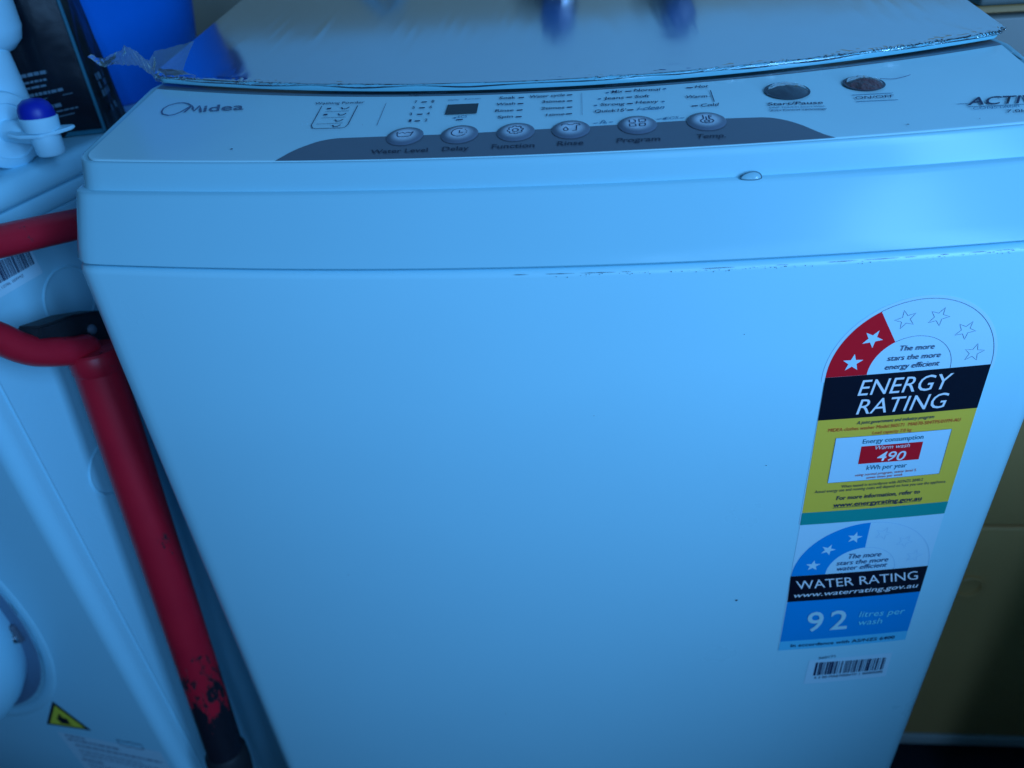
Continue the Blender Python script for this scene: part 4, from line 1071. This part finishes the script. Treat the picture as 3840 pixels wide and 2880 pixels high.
tube('corner_seam', [P1 + Vector((0.001, -0.001, 0)) + lean(z) + Vector((0, 0, z)) for z in (0.002, 0.1, 0.2, 0.3)], 0.0013, M['teal_trim'], bg_, 8, 3, False)
vs, fs = grid(lambda u, v: P1 - bagw*WID*(1-u)*0.98 + Vector((0.243, -0.970, 0))*(0.0008 + 0.016*math.sin(PI*u)*(0.008)) + Vector((0, 0, 0.0004 + 0.0034*v)), 20, 2)
add('base_seam', vs, fs, M['teal_trim'], bg_, 60)
rr = random.Random(11)
for zt, ua, ub, th in ((0.0467, 0.694, 0.866, 0.0024), (0.0417, 0.694, 0.853, 0.0015), (0.0378, 0.694, 0.842, 0.0015), (0.0328, 0.694, 0.9, 0.0021), (0.0288, 0.694, 0.929, 0.0005), (0.0242, 0.815, 0.868, 0.0026), (0.0199, 0.812, 0.929, 0.001), (0.0165, 0.835, 0.906, 0.0006)):
    L = []; u = ua
    V = []; F = []
    while u < ub:
        l = min(rr.uniform(0.010, 0.035), ub-u)
        if th < 0.0008: l = ub-u
        k = len(V)
        for uu in (u, u+l):
            for zz in (zt-th/2, zt+th/2):
                V.append(bag_front(uu, (zz + (uu-ua)*WID*0.08)/HGT) + Vector((0.243, -0.970, 0))*0.0006)
        F.append((k, k+2, k+3, k+1)); u += l + 0.004
    add('printed_line', V, F, M['pouch_print'], pf, smooth=False)
V = []; F = []
for i in range(4):
    for j in range(5):
        if rr.random() < 0.7:
            k = len(V)
            for a, b in ((0, 0), (1, 0), (1, 1), (0, 1)):
                V.append(bag_side(0.30 + 0.11*i + a*0.09, (0.012 + 0.006*j + b*0.0048)/HGT) + Vector((0.0008, -0.0004, 0)))
            F.append((k, k+1, k+2, k+3))
add('printed_block', V, F, M['pouch_print'], pg, smooth=False)

# ------------------------------------------------------------------ blue bucket
bk_ = thing('bucket', 'bright blue plastic bucket behind the pouch, on the dryer', 'bucket', (-0.476, 0.372, 0.847))
prof = [(0.0, 0.0), (0.115, 0.0), (0.119, 0.004), (0.128, 0.06), (0.145, 0.175), (0.147, 0.177), (0.153, 0.178), (0.155, 0.186), (0.152, 0.190), (0.147, 0.188), (0.143, 0.176), (0.125, 0.06), (0.115, 0.006), (0.0, 0.005)]
lathe('pail', prof, (-0.476, 0.372, 0.8475), (0, 0, 1), M['bucket'], bk_, 72, 40)
hp_ = [(-0.476 + 0.150*math.cos(t), 0.372 - 0.06*math.sin(t), 0.8475 + 0.172 - 0.03*math.sin(t)) for t in [PI*i/12 for i in range(13)]]
tube('bail_handle', hp_, 0.002, M['grey'], bk_, 8, 2, False)

# ------------------------------------------------------------------ taps on the wall behind the machine (seen only mirrored in the lid)
for i, (x, z, lab) in enumerate(((-0.015, 1.100, 'blue-handled wall tap behind the lid, nearer the bucket'), (0.138, 1.108, 'blue-handled wall tap behind the lid, nearer the cupboard'))):
    tw = thing('wall_tap', lab, 'tap', (x, 0.74, z), 'taps on the wall')
    lathe('wall_flange', [(0.028, 0), (0.028, 0.004), (0.014, 0.010), (0.010, 0.012)], (x, 0.740, z), (0, -1, 0), M['chrome'], tw, 24)
    lathe('spindle', [(0.009, 0), (0.009, 0.03), (0.012, 0.032), (0.012, 0.04)], (x, 0.730, z), (0, -1, 0), M['chrome'], tw, 20)
    lathe('handle', [(0.012, 0), (0.022, 0.003), (0.024, 0.012), (0.022, 0.022), (0.012, 0.026), (0, 0.027)], (x, 0.694, z), (0, -1, 0), M['tap_blue'], tw, 24)
    tube('outlet', [(x, 0.718, z), (x, 0.712, z-0.03), (x, 0.700, z-0.055)], 0.008, M['chrome'], tw, 14, 4, False)
    if i == 0:
        ho = tube('inlet_hose', [(x, 0.700, z-0.055), (x-0.03, 0.69, z-0.12), (x-0.15, 0.67, z-0.10), (x-0.22, 0.66, z-0.03), (x-0.27, 0.66, z-0.16), (x-0.20, 0.64, z-0.32), (x-0.10, 0.575, z-0.33)], 0.008, M['hose'], None, 14, 8, False)
        tag(ho, 'pale inlet hose hanging from the wall tap behind the washing machine', 'hose')

# ------------------------------------------------------------------ beige cupboard on the right
cb = thing('cupboard', 'beige laundry cupboard with pale bottom edge, right of the washing machine', 'cupboard', (0.85, 0.48, 0))
def cbx(name, lo, hi, mt, bev=0.0015): return box(name, lo, hi, mt, cb, bev)
cbx('carcass', (0.278, 0.232, 0.064), (1.40, 0.735, 0.900), M['cupboard'])
cbx('lower_door', (0.277, 0.2145, 0.0655), (1.40, 0.2300, 0.4225), M['cupboard'], 0.003)
cbx('upper_door', (0.277, 0.2145, 0.4260), (1.40, 0.2300, 0.6700), M['cupboard'], 0.003)
cbx('sheen_front', (0.277, 0.2145, 0.6735), (1.40, 0.2300, 0.8960), M['cupboard_sheen'], 0.003)  # top of the door front, split off to carry the painted sheen
cbx('bottom_edge', (0.277, 0.2135, 0.0440), (1.40, 0.7350, 0.0635), M['edge'], 0.002)
cbx('kickboard', (0.300, 0.275, 0.0), (1.40, 0.290, 0.0435), M['black_rubber'])
cbx('benchtop', (0.276, 0.207, 0.9035), (1.40, 0.735, 0.9195), M['cupboard_sheen'], 0.003)
prof = [(0.0155, 0.0), (0.0155, 0.003), (0.0140, 0.0042), (0.0120, 0.0038), (0.0112, 0.0010), (0.0, 0.0006)]
lathe('finger_pull', prof, (0.4155, 0.2146, 0.3385), (0, -1, 0), M['cupboard'], cb, 32)

# ------------------------------------------------------------------ cabinet block with basin, added out of view to shade the foot of the machine
tr_ = thing('shade_block', 'unseen white cabinet block with basin, added to shade the foot of the washing machine', 'added shade block', (0.69, -0.62, 0))
def trx(name, lo, hi, mt, bev=0.003): return box(name, lo, hi, mt, tr_, bev)
trx('carcass', (0.455, -1.10, 0.06), (0.95, -0.13, 0.765), M['dryer'])
trx('shade_block_plinth', (0.495, -1.08, 0.0), (0.95, -0.15, 0.0595), M['black_rubber'])
for i in range(2):
    d_ = trx('door', (0.438, -1.097 + 0.485*i, 0.065), (0.4545, -0.617 + 0.485*i, 0.760), M['dryer'])
    box('handle', (0.426, -0.665 + 0.10*i, 0.66), (0.4378, -0.650 + 0.10*i, 0.74), M['chrome'], d_, 0.002)
bm = bmesh.new()
def rl(k, z, r=0.03, n=5):
    P = []
    for cx_, cy_, a0 in ((0.96-k-r, -1.11+k+r, -90), (0.96-k-r, -0.12-k-r, 0), (0.43+k+r, -0.12-k-r, 90), (0.43+k+r, -1.11+k+r, 180)):
        for i in range(n):
            a = math.radians(a0 + 90*i/(n-1)); P.append(Vector((cx_ + r*math.cos(a), cy_ + r*math.sin(a), z)))
    return P
vs, fs = loft([rl(0.004, 0.766), rl(0.0, 0.770), rl(0.0, 0.798), rl(0.003, 0.802), rl(0.05, 0.800), rl(0.056, 0.794), rl(0.075, 0.60), rl(0.10, 0.585)], False, True)
add('shade_block_basin', vs, fs, M['chrome'], tr_, 40)
